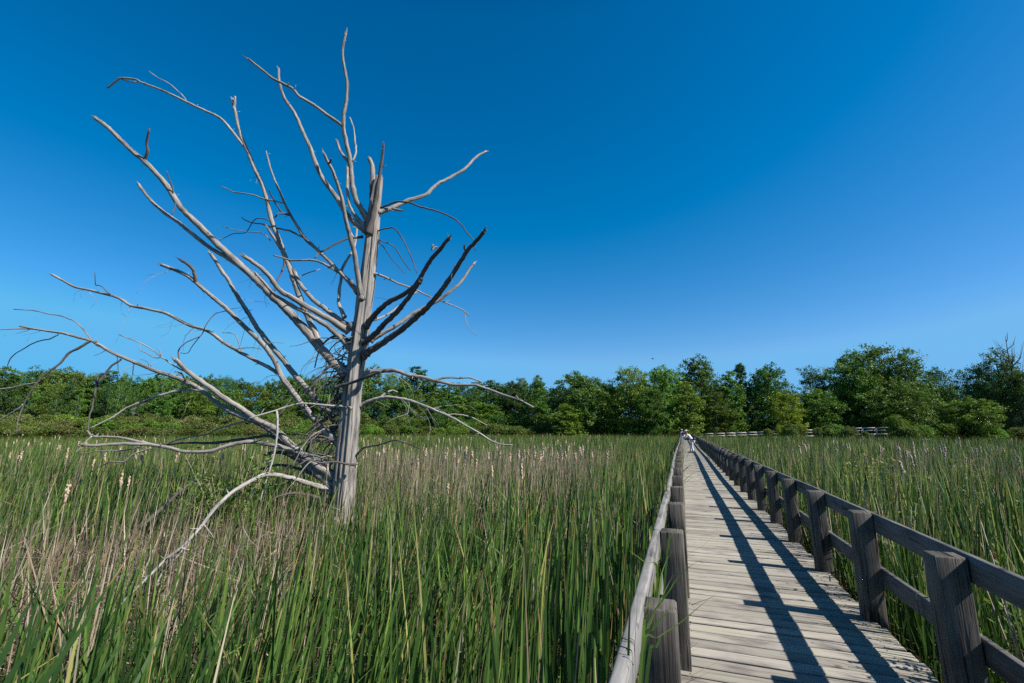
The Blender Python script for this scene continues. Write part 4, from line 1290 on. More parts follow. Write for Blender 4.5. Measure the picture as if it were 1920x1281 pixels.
leaf_tuft((-0.36, 1.5, 0.0), [(1.72, [(1205, 1218), (1255, 1108), (1286, 1068), (1318, 1049), (1356, 1036)]), (1.66, [(1203, 1228), (1233, 1196), (1271, 1171), (1305, 1143), (1344, 1111)]),
                              (1.78, [(1204, 1240), (1218, 1170), (1240, 1122), (1262, 1078)]), (1.70, [(1207, 1230), (1225, 1180), (1250, 1150), (1276, 1146)]), (1.8, [(1205, 1210), (1212, 1150), (1228, 1100)]), (1.6, [(1215, 1250), (1230, 1215), (1240, 1190)])],
          'green cattail leaves hanging over the nearest left post onto the deck')
leaf_tuft((-0.40, 2.9, 0.0), [(2.7, [(1236, 1110), (1246, 1060), (1262, 1030)]), (2.6, [(1233, 1077), (1210, 1055), (1177, 1030)]), (2.9, [(1222, 1080), (1236, 1050), (1240, 1018)]), (2.9, [(1252, 1030), (1262, 1002), (1276, 985)])],
          'green cattail leaves poking through the left railing behind its nearest post', 0.012)
leaf_tuft((1.95, 4.9, 0.0), [(4.0, [(1745, 1034), (1722, 1000), (1700, 978)]), (4.1, [(1738, 1030), (1728, 1005), (1716, 992)]), (4.0, [(1750, 1030), (1735, 1010), (1708, 1010)])], 'cattail leaves leaning over the right rail between its two nearest posts', 0.014)


def edge_grass():
    B = []
    n = 420
    y = rng.uniform(5.5, 45, n)
    x = -0.21 + rng.normal(0, 0.02, n)
    b = np.stack([x, y, np.full(n, DECK - 0.25)], -1)
    bag = Bag()
    bag.add(strips(b, rng.uniform(0.25, 0.6, n), rng.uniform(0.003, 0.006, n), rng.normal(0.2, 1.2, n), np.abs(rng.normal(0.05, 0.10, n)), np.abs(rng.normal(0.1, 0.14, n)), rng.uniform(0, 6.28, n), 5, None, 0.4, rng.random(n)))
    n = 260
    b = np.stack([1.58 + np.abs(rng.normal(0, 0.03, n)), rng.uniform(3, 30, n), np.full(n, DECK - 0.3)], -1)
    bag.add(strips(b, rng.uniform(0.2, 0.5, n), rng.uniform(0.003, 0.006, n), math.pi + rng.normal(0, 0.9, n), np.abs(rng.normal(0.08, 0.1, n)), np.abs(rng.normal(0.2, 0.25, n)), rng.uniform(0, 6.28, n), 5, None, 0.4, rng.random(n)))
    tag(bag.build('edge_grass', M['blade']), 'thin green grass blades growing up along the edges of the boardwalk', kind='stuff')


edge_grass()


# ------------------------------------------------------------------ trees of the wood
def leafm(name, base, var=1.0, trans=0.22):
    r, g, b = base
    return leaf_mat(name, [(0.0, (r * 0.55, g * 0.6, b * 0.6)), (0.5, (r, g, b)), (1.0, (r * 1.5, g * 1.35, b * 1.3))], trans=trans, spec=0.25, rough=0.55, objvar=var)


M['leaf'] = leafm('tree_leaf', (0.080, 0.160, 0.026))
M['leafblue'] = leafm('tree_leaf_blue', (0.052, 0.116, 0.030), 0.6)
M['leaflight'] = leafm('tree_leaf_light', (0.120, 0.220, 0.030), 0.7)
M['leafyellow'] = leafm('tree_leaf_yellow', (0.165, 0.235, 0.020), 0.5)
M['willow'] = leafm('willow_leaf', (0.100, 0.145, 0.030), 0.5)
M['willowbrown'] = leafm('willow_leaf_brown', (0.14, 0.165, 0.05), 0.4)
M['bark'] = plain_mat('tree_bark', (0.061, 0.05, 0.04), 0.9, 0.3, 3.0)
M['birch'] = plain_mat('pale_bark', (0.288, 0.266, 0.238), 0.8, 0.3, 4.0)


def proto_tree(seed, H=14.0, W=9.0, nleaf=8500, crown0=0.12, lobes=16, shape='round', size=0.33, bark='bark', loose=1.0):
    r = random.Random(seed)
    g = np.random.default_rng(seed)
    mb = MB()
    tr = H * 0.016
    top = np.array([r.uniform(-0.4, 0.4), r.uniform(-0.4, 0.4), H * 0.82])
    P = [np.array([0, 0, -0.3]), np.array([r.uniform(-.15, .15), r.uniform(-.15, .15), H * 0.2]), np.array([r.uniform(-.3, .3), r.uniform(-.3, .3), H * 0.5]), top]
    Q = catmull(P, 3)
    mb.tube(Q, [tr * (1.25 - 1.1 * i / (len(Q) - 1)) for i in range(len(Q))], sides=8, rough=0.05)
    cents = []
    for i in range(lobes):
        t = (i + 0.5) / lobes
        z = crown0 + (0.93 - crown0) * t
        if shape == 'round': rad = math.sin(math.pi * min(1, (0.12 + 0.83 * t))) ** 0.6
        elif shape == 'oval': rad = math.sin(math.pi * (0.2 + 0.74 * t)) ** 0.9
        elif shape == 'cone': rad = (1 - t) ** 0.75 * 0.95 + 0.08
        else: rad = 0.55 + 0.45 * math.sin(math.pi * t * 1.0 + 0.3)
        an = i * 2.399 + r.uniform(-0.5, 0.5)
        rr = W / 2 * rad * (r.uniform(0.45, 0.78) if i < lobes - 2 else 0.15)
        c = np.array([math.cos(an) * rr, math.sin(an) * rr, z * H + r.uniform(-0.04, 0.04) * H])
        lr = W * r.uniform(0.16, 0.26) * (0.75 + 0.4 * rad)
        cents.append((c, lr))
        zz = max(0.12 * H, c[2] - r.uniform(0.12, 0.22) * H)
        s0 = np.array([0, 0, min(zz, H * 0.75)])
        mb.tube([s0, (s0 + c) / 2 + [0, 0, -0.2], c], [tr * 0.42, tr * 0.28, tr * 0.1], sides=5)
    # leaf clumps on the lobes
    C = []
    wsum = sum(l ** 2 for _, l in cents)
    for c, lr in cents:
        n = int(nleaf * lr * lr / wsum)
        ncl = max(6, n // 42)
        d = g.normal(0, 1, (ncl, 3)); d[:, 2] = d[:, 2] * 0.9 + 0.25
        d /= np.linalg.norm(d, axis=1)[:, None]
        cc = c + d * lr * g.uniform(0.55, 1.12 * loose, ncl)[:, None] * [1, 1, 0.8]
        k = g.integers(0, ncl, n)
        C.append(cc[k] + g.normal(0, 0.30 * loose * (W / 9) ** 0.5, (n, 3)) * [1, 1, 0.62])
    C = np.concatenate(C)
    C = C[C[:, 2] > 0.15]
    n = len(C)
    V, Q2, U = leaf_quads(C, g.uniform(0.6, 1.5, n) * size, 0.5, 0.62)
    cm = np_mesh('crown', V, Q2, U, mat=None)
    cm.materials.append(M['leaf'])
    rr = np.sort(np.hypot(C[:, 0], C[:, 1]))
    return mb.mesh('trunk', M[bark]), cm, float(np.sort(C[:, 2])[int(len(C) * 0.997)]), 2 * float(rr[int(len(C) * 0.97)])


PT = {
    'round': proto_tree(1, 14, 11, 17000, 0.10, 18, 'round'),
    'round2': proto_tree(2, 14, 10.5, 16000, 0.08, 16, 'round', 0.31),
    'oval': proto_tree(3, 15, 7.5, 13000, 0.10, 16, 'oval'),
    'oval2': proto_tree(4, 15, 7, 11000, 0.12, 14, 'oval', 0.30, loose=1.15),
    'wide': proto_tree(5, 15, 15, 30000, 0.08, 26, 'round', 0.32),
    'wide2': proto_tree(6, 15, 14, 23000, 0.12, 20, 'irr', 0.32, loose=1.2),
    'loose': proto_tree(7, 14, 8, 7000, 0.22, 12, 'irr', 0.28, loose=1.3),
    'birch': proto_tree(8, 13, 5.5, 4200, 0.35, 11, 'oval', 0.26, bark='birch', loose=1.3),
    'cone': proto_tree(9, 13, 5.5, 10000, 0.05, 18, 'cone', 0.30),
}


def proto_shrub(seed, H=3.0, W=4.6, n=8000, size=0.15):
    r = random.Random(seed); g = np.random.default_rng(seed)
    mb = MB(); C = []
    for i in range(14):
        an = r.uniform(0, 6.28); rr = W / 2 * r.uniform(0.1, 0.8)
        tip = np.array([math.cos(an) * rr, math.sin(an) * rr, H * r.uniform(0.55, 0.95) * (1 - 0.45 * (rr / (W / 2)) ** 2)])
        mb.tube([(0, 0, -0.2), tip * [0.5, 0.5, 0.4], tip], [0.05, 0.035, 0.012], sides=5)
        k = n // 14
        d = g.normal(0, 1, (k, 3)); d /= np.linalg.norm(d, axis=1)[:, None]
        d[:, 2] = np.abs(d[:, 2]) * 1.0 - 0.25
        C.append(tip * [1, 1, 0.78] + d * g.uniform(0.4, 1.0, k)[:, None] * [W * 0.2, W * 0.2, H * 0.28])
        # skirts to the ground
        C.append(np.stack([tip[0] + g.normal(0, W * 0.12, k // 2), tip[1] + g.normal(0, W * 0.12, k // 2), g.uniform(0.0, tip[2] * 0.8, k // 2)], -1))
    C = np.concatenate(C); C = C[C[:, 2] > 0.02]
    V, Q, U = leaf_quads(C, g.uniform(0.6, 1.5, len(C)) * size, 0.4, 0.5)
    cm = np_mesh('foliage', V, Q, U, mat=M['willow'])
    return mb.mesh('stems', M['bark']), cm, H, W


PS = [proto_shrub(31), proto_shrub(32, 2.6, 4.2), proto_shrub(33, 3.2, 4.0)]


def put(name, proto, pos, H, W, label, cat, group=None, mat=None, parts=('trunk', 'crown')):
    tm, cm, h0, w0 = proto
    root = empty(name, tuple(pos), random.uniform(0, 6.28))
    tag(root, label, cat, group)
    a = link(parts[0], tm, root); b = link(parts[1], cm, root)
    for o in (a, b): o.scale = (W / w0, W / w0, H / h0)
    if mat:
        b.material_slots[0].link = 'OBJECT'; b.material_slots[0].material = M[mat]
    return root


def tree_at(px, toppy, depth, wpx, kind, label, group=None, mat=None, name='broadleaf_tree', cat='tree', lift=0.0):
    p = at_depth(px, 806, depth)
    t = at_depth(px, toppy, depth)
    z0 = float(ground_z(p[0], p[1]))
    W = wpx * depth / F * 1.02
    return put(name, PT[kind], (p[0], p[1], z0), (t[2] - z0) * 0.985, W, label, cat, group, mat)


# right wood, single trees one can tell apart (px, top, depth, width px, kind, material, label)
RT = [
    (1006, 714, 92, 60, 'oval2', None, 'pale airy tree just left of the dark round maples'),
    (968, 711, 104, 62, 'round2', 'leafblue', 'dark twin topped tree showing behind the pale airy tree'),
    (1088, 698, 84, 105, 'round', None, 'dense round dark tree, first big crown right of the far limb tips'),
    (1060, 757, 78, 62, 'oval', 'leaflight', 'small bright green tree in front of the first big round crown'),
    (1140, 714, 86, 70, 'round2', None, 'dark tree in the dip between two big crowns'),
    (1185, 688, 84, 100, 'wide2', 'leaflight', 'yellow green broad crown left of the boardwalk end'),
    (1245, 686, 85, 84, 'round', 'leaflight', 'second yellow green broad crown just above the walkers'),
    (1228, 723, 79, 70, 'round2', None, 'grey green tree in front of the two yellow green crowns'),
    (1322, 667, 83, 96, 'round2', None, 'tall dark crown rising above the boardwalk end'),
    (1290, 715, 78, 60, 'oval', 'leaflight', 'light green slim tree at the boardwalk end'),
    (1345, 735, 77, 70, 'oval2', None, 'mid green bushy tree below the tall dark crown'),
    (1376, 696, 80, 54, 'oval', None, 'slim tree between the tall dark crown and the narrow peak'),
    (1398, 681, 86, 36, 'cone', 'leafblue', 'narrow pointed tree behind two round crowns'),
    (1450, 684, 82, 86, 'round', None, 'dark rounded tree with airy right side in the right wood'),
    (1478, 732, 73, 66, 'round2', 'leafyellow', 'bright yellow green small tree above the far railing'),
    (1530, 685, 84, 70, 'loose', 'leafblue', 'bluish airy tree with sky showing through, left of the biggest maple'),
    (1535, 728, 77, 80, 'round', None, 'dark low tree under the bluish airy tree'),
    (1612, 660, 80, 118, 'wide', None, 'left half of the biggest maple clump, dark with layered boughs'),
    (1668, 648, 82, 150, 'wide2', None, 'tallest crown of the biggest maple clump'),
    (1712, 664, 80, 84, 'loose', None, 'right upswept crown of the biggest maple clump'),
    (1700, 716, 74, 130, 'wide', None, 'low olive green crown in front of the maple clump'),
    (1768, 690, 82, 84, 'wide2', None, 'mid green arching tree at the right end of the maple clump'),
    (1822, 745, 70, 92, 'round', 'leaflight', 'light green low tree in front of the grey roofs'),
    (1850, 684, 80, 78, 'wide2', 'leafblue', 'dark spreading tree right of the gap in the wood'),
    (1893, 652, 78, 84, 'loose', None, 'tall thin crowned tree near the right edge'),
    (1925, 690, 76, 80, 'wide', 'leafblue', 'very dark tree cut by the right edge of the picture'),
    (1795, 722, 90, 60, 'round2', None, 'low tree at the bottom of the gap before the right edge'),
]
for (x, ty, d, wp_, k, mt, lb) in RT:
    tree_at(x, ty, d + (7 if 1300 < x < 1640 else 0) + (4 if 1640 < x < 1800 else 0), wp_, k, lb, None, mt)

# left wood: skyline read from the photograph
SKY = [(-160, 700), (-60, 692), (0, 690), (40, 687), (75, 696), (105, 694), (150, 698), (200, 699), (240, 704), (300, 702), (330, 700), (365, 703), (400, 708), (440, 716), (480, 722), (520, 712), (560, 704), (600, 700), (650, 700), (700, 690), (740, 691), (785, 693), (820, 708), (860, 720), (900, 722), (935, 713), (975, 712), (1040, 708)]


def skyline(x):
    return float(np.interp(x, [a for a, _ in SKY], [b for _, b in SKY]))


ZONES = [(-400, 130, 'tree in far wood at left edge of picture', 'far wood, left edge'), (130, 330, 'tree in far wood behind the long drooping limbs', 'far wood behind the left limbs'),
         (330, 600, 'tree in far wood between long limbs and dead trunk', 'far wood left of the dead trunk'), (600, 830, 'tree in far wood just right of the dead trunk', 'far wood behind the dead trunk'),
         (830, 1100, 'tree in far wood below the right limb tips', 'far wood right of the dead trunk')]


def zone(x):
    for a, b, l, g_ in ZONES:
        if a <= x < b: return l, g_
    return ZONES[-1][2], ZONES[-1][3]


x = -240.0
while x < 1010:
    l, g_ = zone(x)
    tree_at(x, skyline(x) + random.uniform(-7, 9), random.uniform(112, 126), random.uniform(38, 76), random.choice(['round', 'round2', 'oval', 'wide2']), 'tall green ' + l + ', back row', g_ + ', back row', random.choice([None, None, 'leafblue']))
    x += random.uniform(24, 34)
x = -150.0
while x < 1000:
    l, g_ = zone(x)
    k = random.choice(['oval', 'round2', 'oval2', 'round', 'loose', 'cone', 'birch' if x < 420 else 'oval2'])
    if k == 'birch':
        l2, g2, nm = 'slender birch with pale trunk' + l[len('tree'):], g_ + ', birches', 'birch_tree'
    else:
        l2, g2, nm = 'shorter green ' + l + ', front row', g_ + ', front row', 'broadleaf_tree'
    tree_at(x, skyline(x) + random.uniform(12, 42), random.uniform(98, 108), random.uniform(34, 60), k, l2, g2, random.choice([None, None, 'leaflight', 'leafblue'] if x < 700 else [None, 'leaflight', None]), nm)
    x += random.uniform(20, 32)
# pale stems seen in front of the left wood
for (bx, ty) in ((212, 716), (228, 730), (137, 735), (96, 740), (246, 738)):
    tree_at(bx, ty, 96, 30, 'birch', 'pale stemmed birch in front of the left wood behind the long limbs', 'pale birches', None, 'birch_tree')
# darker filling behind the right wood
x = 1015.0
while x < 1990:
    ty = float(np.interp(x, [1000, 1090, 1140, 1190, 1250, 1320, 1380, 1450, 1495, 1540, 1620, 1680, 1730, 1775, 1812, 1850, 1900, 1990], [722, 715, 726, 708, 704, 700, 722, 715, 735, 722, 700, 690, 705, 725, 757, 715, 690, 690]))
    tree_at(x, ty + random.uniform(0, 12), random.uniform(96, 108), random.uniform(50, 74), random.choice(['round', 'round2', 'wide2']), 'dark tree in back row of right wood, half hidden by front crowns', 'right wood, back row', random.choice([None, 'leafblue']))
    x += random.uniform(26, 38)


def shrub_at(px, toppy, depth, wpx, mat, label, group=None):
    p = at_depth(px, 806, depth); t = at_depth(px, toppy, depth)
    z0 = float(ground_z(p[0], p[1]))
    put('shrub', random.choice(PS), (p[0], p[1], z0), t[2] - z0, wpx * depth / F, label, 'shrub', group, mat, ('stems', 'foliage'))


x = -130.0
while x < 640:      # willow thicket before the left wood
    for row in range(3):
        shrub_at(x + random.uniform(-14, 14), (772, 784, 797)[row] + random.uniform(-5, 6), (94, 89, 84.5)[row], random.uniform(44, 74), random.choice(['willow', 'willow', 'willowbrown', 'leaflight']),
                 ('olive willow shrub in the back row of the thicket before the left wood', 'olive willow shrub in the middle row of the thicket before the left wood', 'low olive willow shrub at the marsh edge before the left wood')[row], ('willow thicket, back row', 'willow thicket, middle row', 'willow thicket, front row')[row])
    x += random.uniform(30, 42)
x = 640.0
while x < 1330:
    shrub_at(x, random.uniform(786, 803), random.uniform(82, 88), random.uniform(30, 60), random.choice(['leaflight', 'willow', None, 'leaflight']), 'low bush at the marsh edge between dead trunk and boardwalk end', 'bushes at the marsh edge, middle')
    x += random.uniform(16, 26)
x = 640.0
while x < 1330:
    shrub_at(x, random.uniform(764, 784), random.uniform(90, 97), random.uniform(46, 70), random.choice(['leaflight', 'leaf', 'willow', 'leaf']), 'taller bush under the trees between dead trunk and boardwalk end', 'bushes under the trees, middle')
    x += random.uniform(24, 36)
x = 1330.0
while x < 1990:
    shrub_at(x, random.uniform(775, 795), random.uniform(89, 95), random.uniform(40, 70), random.choice(['leaflight', 'leaf', 'leafyellow', 'leaf']), 'bush at the foot of the right wood behind the far railing', 'bushes below the right wood')
    x += random.uniform(22, 34)
for (x, ty, d, w_, mt) in ((1462, 792, 72, 26, 'leafyellow'), (1478, 798, 71, 30, 'leaflight'), (1500, 790, 72.5, 34, 'leafyellow'), (1552, 791, 70, 40, 'willow'), (1572, 789, 69, 44, 'leaflight'), (1590, 793, 68, 36, 'willow'), (1535, 796, 70, 30, 'willow'), (1480, 788, 71.5, 36, 'willow'), (1685, 768, 68, 44, 'leaflight'), (1700, 795, 67, 60, 'willow'), (1730, 790, 69, 60, 'leaflight'), (1620, 805, 67.5, 28, 'willow'), (1770, 788, 70, 60, 'leaflight'), (1815, 792, 70, 60, 'willow'), (1860, 790, 70, 60, 'leaflight'), (1905, 796, 70, 60, 'willow'), (1440, 800, 72, 24, 'willow')):
    shrub_at(x, ty, d, w_, mt, 'sunlit bush growing in front of the far railing or beside its right end', 'bushes in front of the far railing')


# bare tree at the right edge
def bare_tree():
    p = at_depth(1921, 806, 76); z0 = float(ground_z(p[0], p[1])); H = at_depth(1921, 630, 76)[2] - z0
    root = empty('bare_tree', (p[0], p[1], z0)); tag(root, 'tall leafless dead tree at the far right edge, rising over the wood', 'dead tree')
    r = random.Random(77)
    mb = MB(); mb.tube([(0, 0, 0), (0.1, 0, H * 0.4), (-0.1, 0, H * 0.75), (0.05, 0, H)], [0.28, 0.2, 0.1, 0.03], sides=8); mb.build('trunk', M['snagdark'], root)
    for i in range(16):
        z = H * r.uniform(0.45, 0.95); an = r.uniform(0, 6.28); L = (H - z) * 0.5 + 0.9
        d = np.array([math.cos(an), math.sin(an), 0])
        mb = MB(); b = np.array([0, 0, z])
        mb.tube([b, b + d * L * 0.4 + [0, 0, L * 0.35], b + d * L * 0.65 + [0, 0, L * 1.1]], [0.07, 0.045, 0.015], sides=5)
        q = b + d * L * 0.4 + [0, 0, L * 0.35]
        mb.tube([q, q + [r.uniform(-.5, .5), r.uniform(-.5, .5), 0.9]], [0.035, 0.012], sides=4)
        mb.build('limb', M['snagdark'], root)


bare_tree()


# ------------------------------------------------------------------ houses behind the trees
M['shingle'] = plain_mat('roof_shingle', (0.115, 0.108, 0.115), 0.9, 0.15, 6)
M['siding'] = plain_mat('house_siding', (0.302, 0.274, 0.238), 0.8, 0.1, 3)
M['glass'] = plain_mat('window_glass', (0.04, 0.05, 0.06), 0.1, 0.1, 1, 0.8)
M['trim'] = plain_mat('white_trim', (0.7, 0.7, 0.68), 0.6, 0.05, 1)


def house(px, depth, eave_py, ridge_py, wid, label, rz=0.0):
    p = at_depth(px, 806, depth); z0 = float(ground_z(p[0], p[1])) - 0.1
    e = at_depth(px, eave_py, depth)[2] - z0; rg = at_depth(px, ridge_py, depth)[2] - z0
    root = empty('house', (p[0], p[1], z0), rz); tag(root, label, 'house')
    w2, d2 = wid / 2, 3.6
    mb = MB()
    c = [(-w2, -d2), (w2, -d2), (w2, d2), (-w2, d2)]
    b = [len(mb.v) + i for i in range(4)]
    mb.v += [(x_, y_, 0) for x_, y_ in c] + [(x_, y_, e) for x_, y_ in c] + [(-w2, 0, rg - 0.08), (w2, 0, rg - 0.08)]
    uv4 = [(0, 0), (1, 0), (1, 1), (0, 1)]
    for f in ((0, 1, 5, 4), (1, 2, 6, 5), (2, 3, 7, 6), (3, 0, 4, 7)): mb.face(f, uv4)
    mb.face((5, 6, 9), [(0, 0)] * 3); mb.face((7, 4, 8), [(0, 0)] * 3)
    mb.build('wall', M['siding'], root, smooth=False)
    mb = MB(); ov = 0.45; sl = (rg - e) / d2
    for s_ in (-1, 1):
        y1 = s_ * (d2 + ov); z1 = e - sl * ov
        k = len(mb.v)
        mb.v += [(-w2 - ov, 0, rg), (w2 + ov, 0, rg), (w2 + ov, y1, z1), (-w2 - ov, y1, z1), (-w2 - ov, 0, rg + 0.12), (w2 + ov, 0, rg + 0.12), (w2 + ov, y1, z1 + 0.12), (-w2 - ov, y1, z1 + 0.12)]
        for f in ((0, 1, 2, 3), (4, 5, 6, 7), (3, 2, 6, 7), (0, 3, 7, 4), (1, 2, 6, 5)): mb.face(tuple(k + i for i in f), uv4)
    ro = mb.build('roof', M['shingle'], root, smooth=False)
    mb = MB(); mb.board((w2 * 0.4, 0.6, rg - 0.8), (w2 * 0.4, 0.6, rg + 0.9), 0.6, 0.6, up=(0, 1, 0), bev=0); mb.build('chimney', M['siding'], ro, smooth=False)
    for x_ in (-w2 * 0.6, -w2 * 0.1, w2 * 0.55):
        mb = MB(); mb.board((x_, -d2 - 0.03, 1.0), (x_, -d2 - 0.03, 2.2), 1.3, 0.06, up=(0, 1, 0), bev=0); fr = mb.build('window', M['trim'], root, smooth=False)
        mb = MB(); mb.board((x_, -d2 - 0.065, 1.1), (x_, -d2 - 0.065, 2.1), 1.1, 0.02, up=(0, 1, 0), bev=0); mb.build('pane', M['glass'], fr, smooth=False)


house(1800, 88, 773, 758, 8, 'grey roofed house showing through the gap in the right wood', R(-35))
house(1880, 90, 772, 755, 10, 'grey roofed house behind the dark trees near the right edge', R(-25))


# ------------------------------------------------------------------ people on the boardwalk
def skin_body(name, nodes, edges, mat, parent, sub=1, root=0):
    """nodes: list of (x, y, z, rx, ry)"""
    me = bpy.data.meshes.new(name)
    me.from_pydata([n[:3] for n in nodes], edges, [])
    o = link(name, me, parent)
    sm = o.modifiers.new('skin', 'SKIN')
    for i, n in enumerate(nodes):
        sv = me.skin_vertices[0].data[i] if me.skin_vertices else None
        if sv: sv.radius = (n[3], n[4])
    ss = o.modifiers.new('sub', 'SUBSURF'); ss.levels = sub; ss.render_levels = sub
    return o, me


def skin_obj(name, nodes, edges, mat, parent, root=0):
    me = bpy.data.meshes.new(name)
    me.from_pydata([n[:3] for n in nodes], edges, [])
    o = bpy.data.objects.new(name, me); COL.objects.link(o); o.parent = parent
    o.modifiers.new('skin', 'SKIN')
    dat = me.skin_vertices[0].data
    for i, n in enumerate(nodes):
        dat[i].radius = (n[3], n[4]); dat[i].use_root = (i == root)
    ss = o.modifiers.new('sub', 'SUBSURF'); ss.levels = 2; ss.render_levels = 2
    bpy.context.view_layer.update()
    dg = bpy.context.evaluated_depsgraph_get()
    ev = o.evaluated_get(dg)
    m2 = bpy.data.meshes.new_from_object(ev)
    m2.name = name
    o.modifiers.clear(); o.data = m2
    m2.materials.clear(); m2.materials.append(mat)
    m2.polygons.foreach_set('use_smooth', np.full(len(m2.polygons), True))
    return o


M['skin'] = plain_mat('skin', (0.374, 0.23, 0.158), 0.6, 0.06, 4)
M['white'] = plain_mat('white_cloth', (0.576, 0.562, 0.576), 0.8, 0.05, 12)
M['lilac'] = plain_mat('lilac_cloth', (0.446, 0.389, 0.475), 0.8, 0.08, 12)
M['navy'] = plain_mat('navy_cloth', (0.03, 0.035, 0.07), 0.8, 0.2, 12)
M['jeans'] = plain_mat('jeans_cloth', (0.158, 0.238, 0.346), 0.8, 0.2, 20)
M['straw'] = plain_mat('straw', (0.533, 0.475, 0.396), 0.8, 0.1, 30)
M['black'] = plain_mat('black_plastic', (0.02, 0.02, 0.022), 0.4, 0.1, 3)
M['hair'] = plain_mat('dark_hair', (0.03, 0.022, 0.018), 0.6, 0.2, 20)
M['shoe'] = plain_mat('shoe', (0.10, 0.09, 0.09), 0.6, 0.2, 10)


def person(px, py, label, top, legs, hat, bend, turn, stride, pack):
    """figure in local axes: x right, y ahead of the person, z up; bends forward at the hip by 'bend'"""
    p = at_z(px, py, DECK)
    root = empty('person', (p[0], p[1], DECK + 0.004), turn)
    tag(root, label, 'person')
    hip = np.array([0, -0.10 * math.sin(bend) * 1.5, 0.90])
    def spine(s_, side=0.0, fwd=0.0):
        return hip + np.array([side, math.sin(bend) * s_ + math.cos(bend) * fwd, math.cos(bend) * s_ - math.sin(bend) * fwd])
    chest, sh, neck = spine(0.32), spine(0.48), spine(0.56)
    hb = bend * 0.55
    head = neck + np.array([0, math.sin(hb) * 0.14 + 0.02, math.cos(hb) * 0.14])
    N, E = [], []
    def add(pt, r, r2=None, par=None):
        N.append((pt[0], pt[1], pt[2], r, r2 or r)); i = len(N) - 1
        if par is not None: E.append((par, i))
        return i
    a = add(hip, 0.13, 0.10); b = add(spine(0.18), 0.115, 0.09, a); c = add(chest, 0.135, 0.10, b); d = add(sh, 0.10, 0.08, c); e = add(neck, 0.05, 0.05, d)
    g = add(head - np.array([0, 0, 0.02]), 0.075, 0.085, e); add(head + np.array([0, 0, 0.09]), 0.07, 0.08, g)
    hands = []
    face_pt = head + np.array([0, 0.15, -0.03])
    for s_ in (-1, 1):
        s0 = spine(0.46, s_ * 0.17); i = add(s0, 0.055, 0.055, d)
        if bend > 0.5:
            el = s0 + np.array([s_ * 0.08, 0.16, -0.22]); hd = face_pt + np.array([s_ * 0.06, 0.02, -0.03])
        else:
            el = s0 + np.array([s_ * 0.05, 0.08, -0.28]); hd = el + np.array([-s_ * 0.06, 0.22, -0.02])
        j = add(el, 0.042, 0.042, i); k = add(el * 0.3 + hd * 0.7, 0.032, 0.032, j)
        add(hd, 0.028, 0.036, k); hands.append(hd)
    feet = []
    for s_ in (-1, 1):
        h0 = hip + np.array([s_ * 0.095, 0, -0.06]); i = add(h0, 0.088, 0.088, a)
        fy = stride * s_
        foot = np.array([s_ * 0.11, fy, 0.06])
        knee = (h0 + foot) / 2 + np.array([0, 0.05, 0.0])
        j = add(knee, 0.062, 0.062, i); k = add(foot + np.array([0, -0.02, 0.04]), 0.042, 0.042, j); add(foot + np.array([0, 0.15, -0.02]), 0.036, 0.03, k); feet.append((h0, knee, foot))
    skin_obj('body', N, E, M['skin'], root)
    # shirt
    N, E = [], []
    a = add(spine(0.02), 0.155, 0.125); b = add(spine(0.18), 0.142, 0.115, a); c = add(chest, 0.16, 0.125, b); d = add(sh, 0.12, 0.10, c)
    for s_, hd in zip((-1, 1), hands):
        s0 = spine(0.46, s_ * 0.17); i = add(s0, 0.078, 0.078, d)
        el = s0 + (np.array([s_ * 0.08, 0.16, -0.22]) if bend > 0.5 else np.array([s_ * 0.05, 0.08, -0.28]))
        j = add(el, 0.06, 0.06, i); add(el * 0.45 + hd * 0.55, 0.048, 0.048, j)
    skin_obj('shirt', N, E, M[top], root)
    # trousers
    N, E = [], []
    a = add(hip + np.array([0, 0, 0.02]), 0.152, 0.125)
    for (h0, knee, foot) in feet:
        i = add(h0, 0.105, 0.108, a); j = add(knee, 0.08, 0.082, i); add(foot + np.array([0, -0.02, 0.05]), 0.065, 0.07, j)
    skin_obj('trousers', N, E, M[legs], root)
    for (h0, knee, foot) in feet:
        mb = MB(); mb.ellipsoid(foot + np.array([0, 0.07, -0.015]), (0.05, 0.14, 0.045)); mb.build('shoe', M['shoe'], root)
    # face: eyes, nose, mouth, ears, hair under the hat
    mb = MB(); mb.ellipsoid(head + np.array([0, -0.015, 0.035]), (0.088, 0.095, 0.10)); mb.build('hair', M['hair'], root)
    mb = MB(); mb.ellipsoid(head + np.array([0, 0.03, 0.0]), (0.072, 0.075, 0.095)); mb.ellipsoid(head + np.array([0, 0.108, -0.005]), (0.013, 0.02, 0.022), 6, 4)
    for s_ in (-1, 1): mb.ellipsoid(head + np.array([s_ * 0.08, 0.0, 0.0]), (0.012, 0.02, 0.03), 6, 4)
    mb.build('face', M['skin'], root)
    mb = MB()
    for s_ in (-1, 1): mb.ellipsoid(head + np.array([s_ * 0.03, 0.098, 0.02]), (0.011, 0.008, 0.008), 6, 4)
    mb.ellipsoid(head + np.array([0, 0.1, -0.045]), (0.024, 0.006, 0.006), 6, 4)
    mb.build('eyes_and_mouth', M['hair'], root)
    mb = MB()
    up = np.array([0, math.sin(hb * 0.6), math.cos(hb * 0.6)]); fw = np.array([0, math.cos(hb * 0.6), -math.sin(hb * 0.6)]); ax = (np.array([1., 0, 0]), fw, up)
    mb.ellipsoid(head + up * 0.09, (0.098, 0.108, 0.085), 14, 8, axes=ax)
    if hat == 'straw': mb.ellipsoid(head + up * 0.065, (0.20, 0.20, 0.014), 20, 6, axes=ax)
    else: mb.ellipsoid(head + up * 0.07 + fw * 0.11, (0.075, 0.09, 0.010), 12, 5, axes=ax)
    mb.build('hat', M['straw'] if hat == 'straw' else M['white'], root)
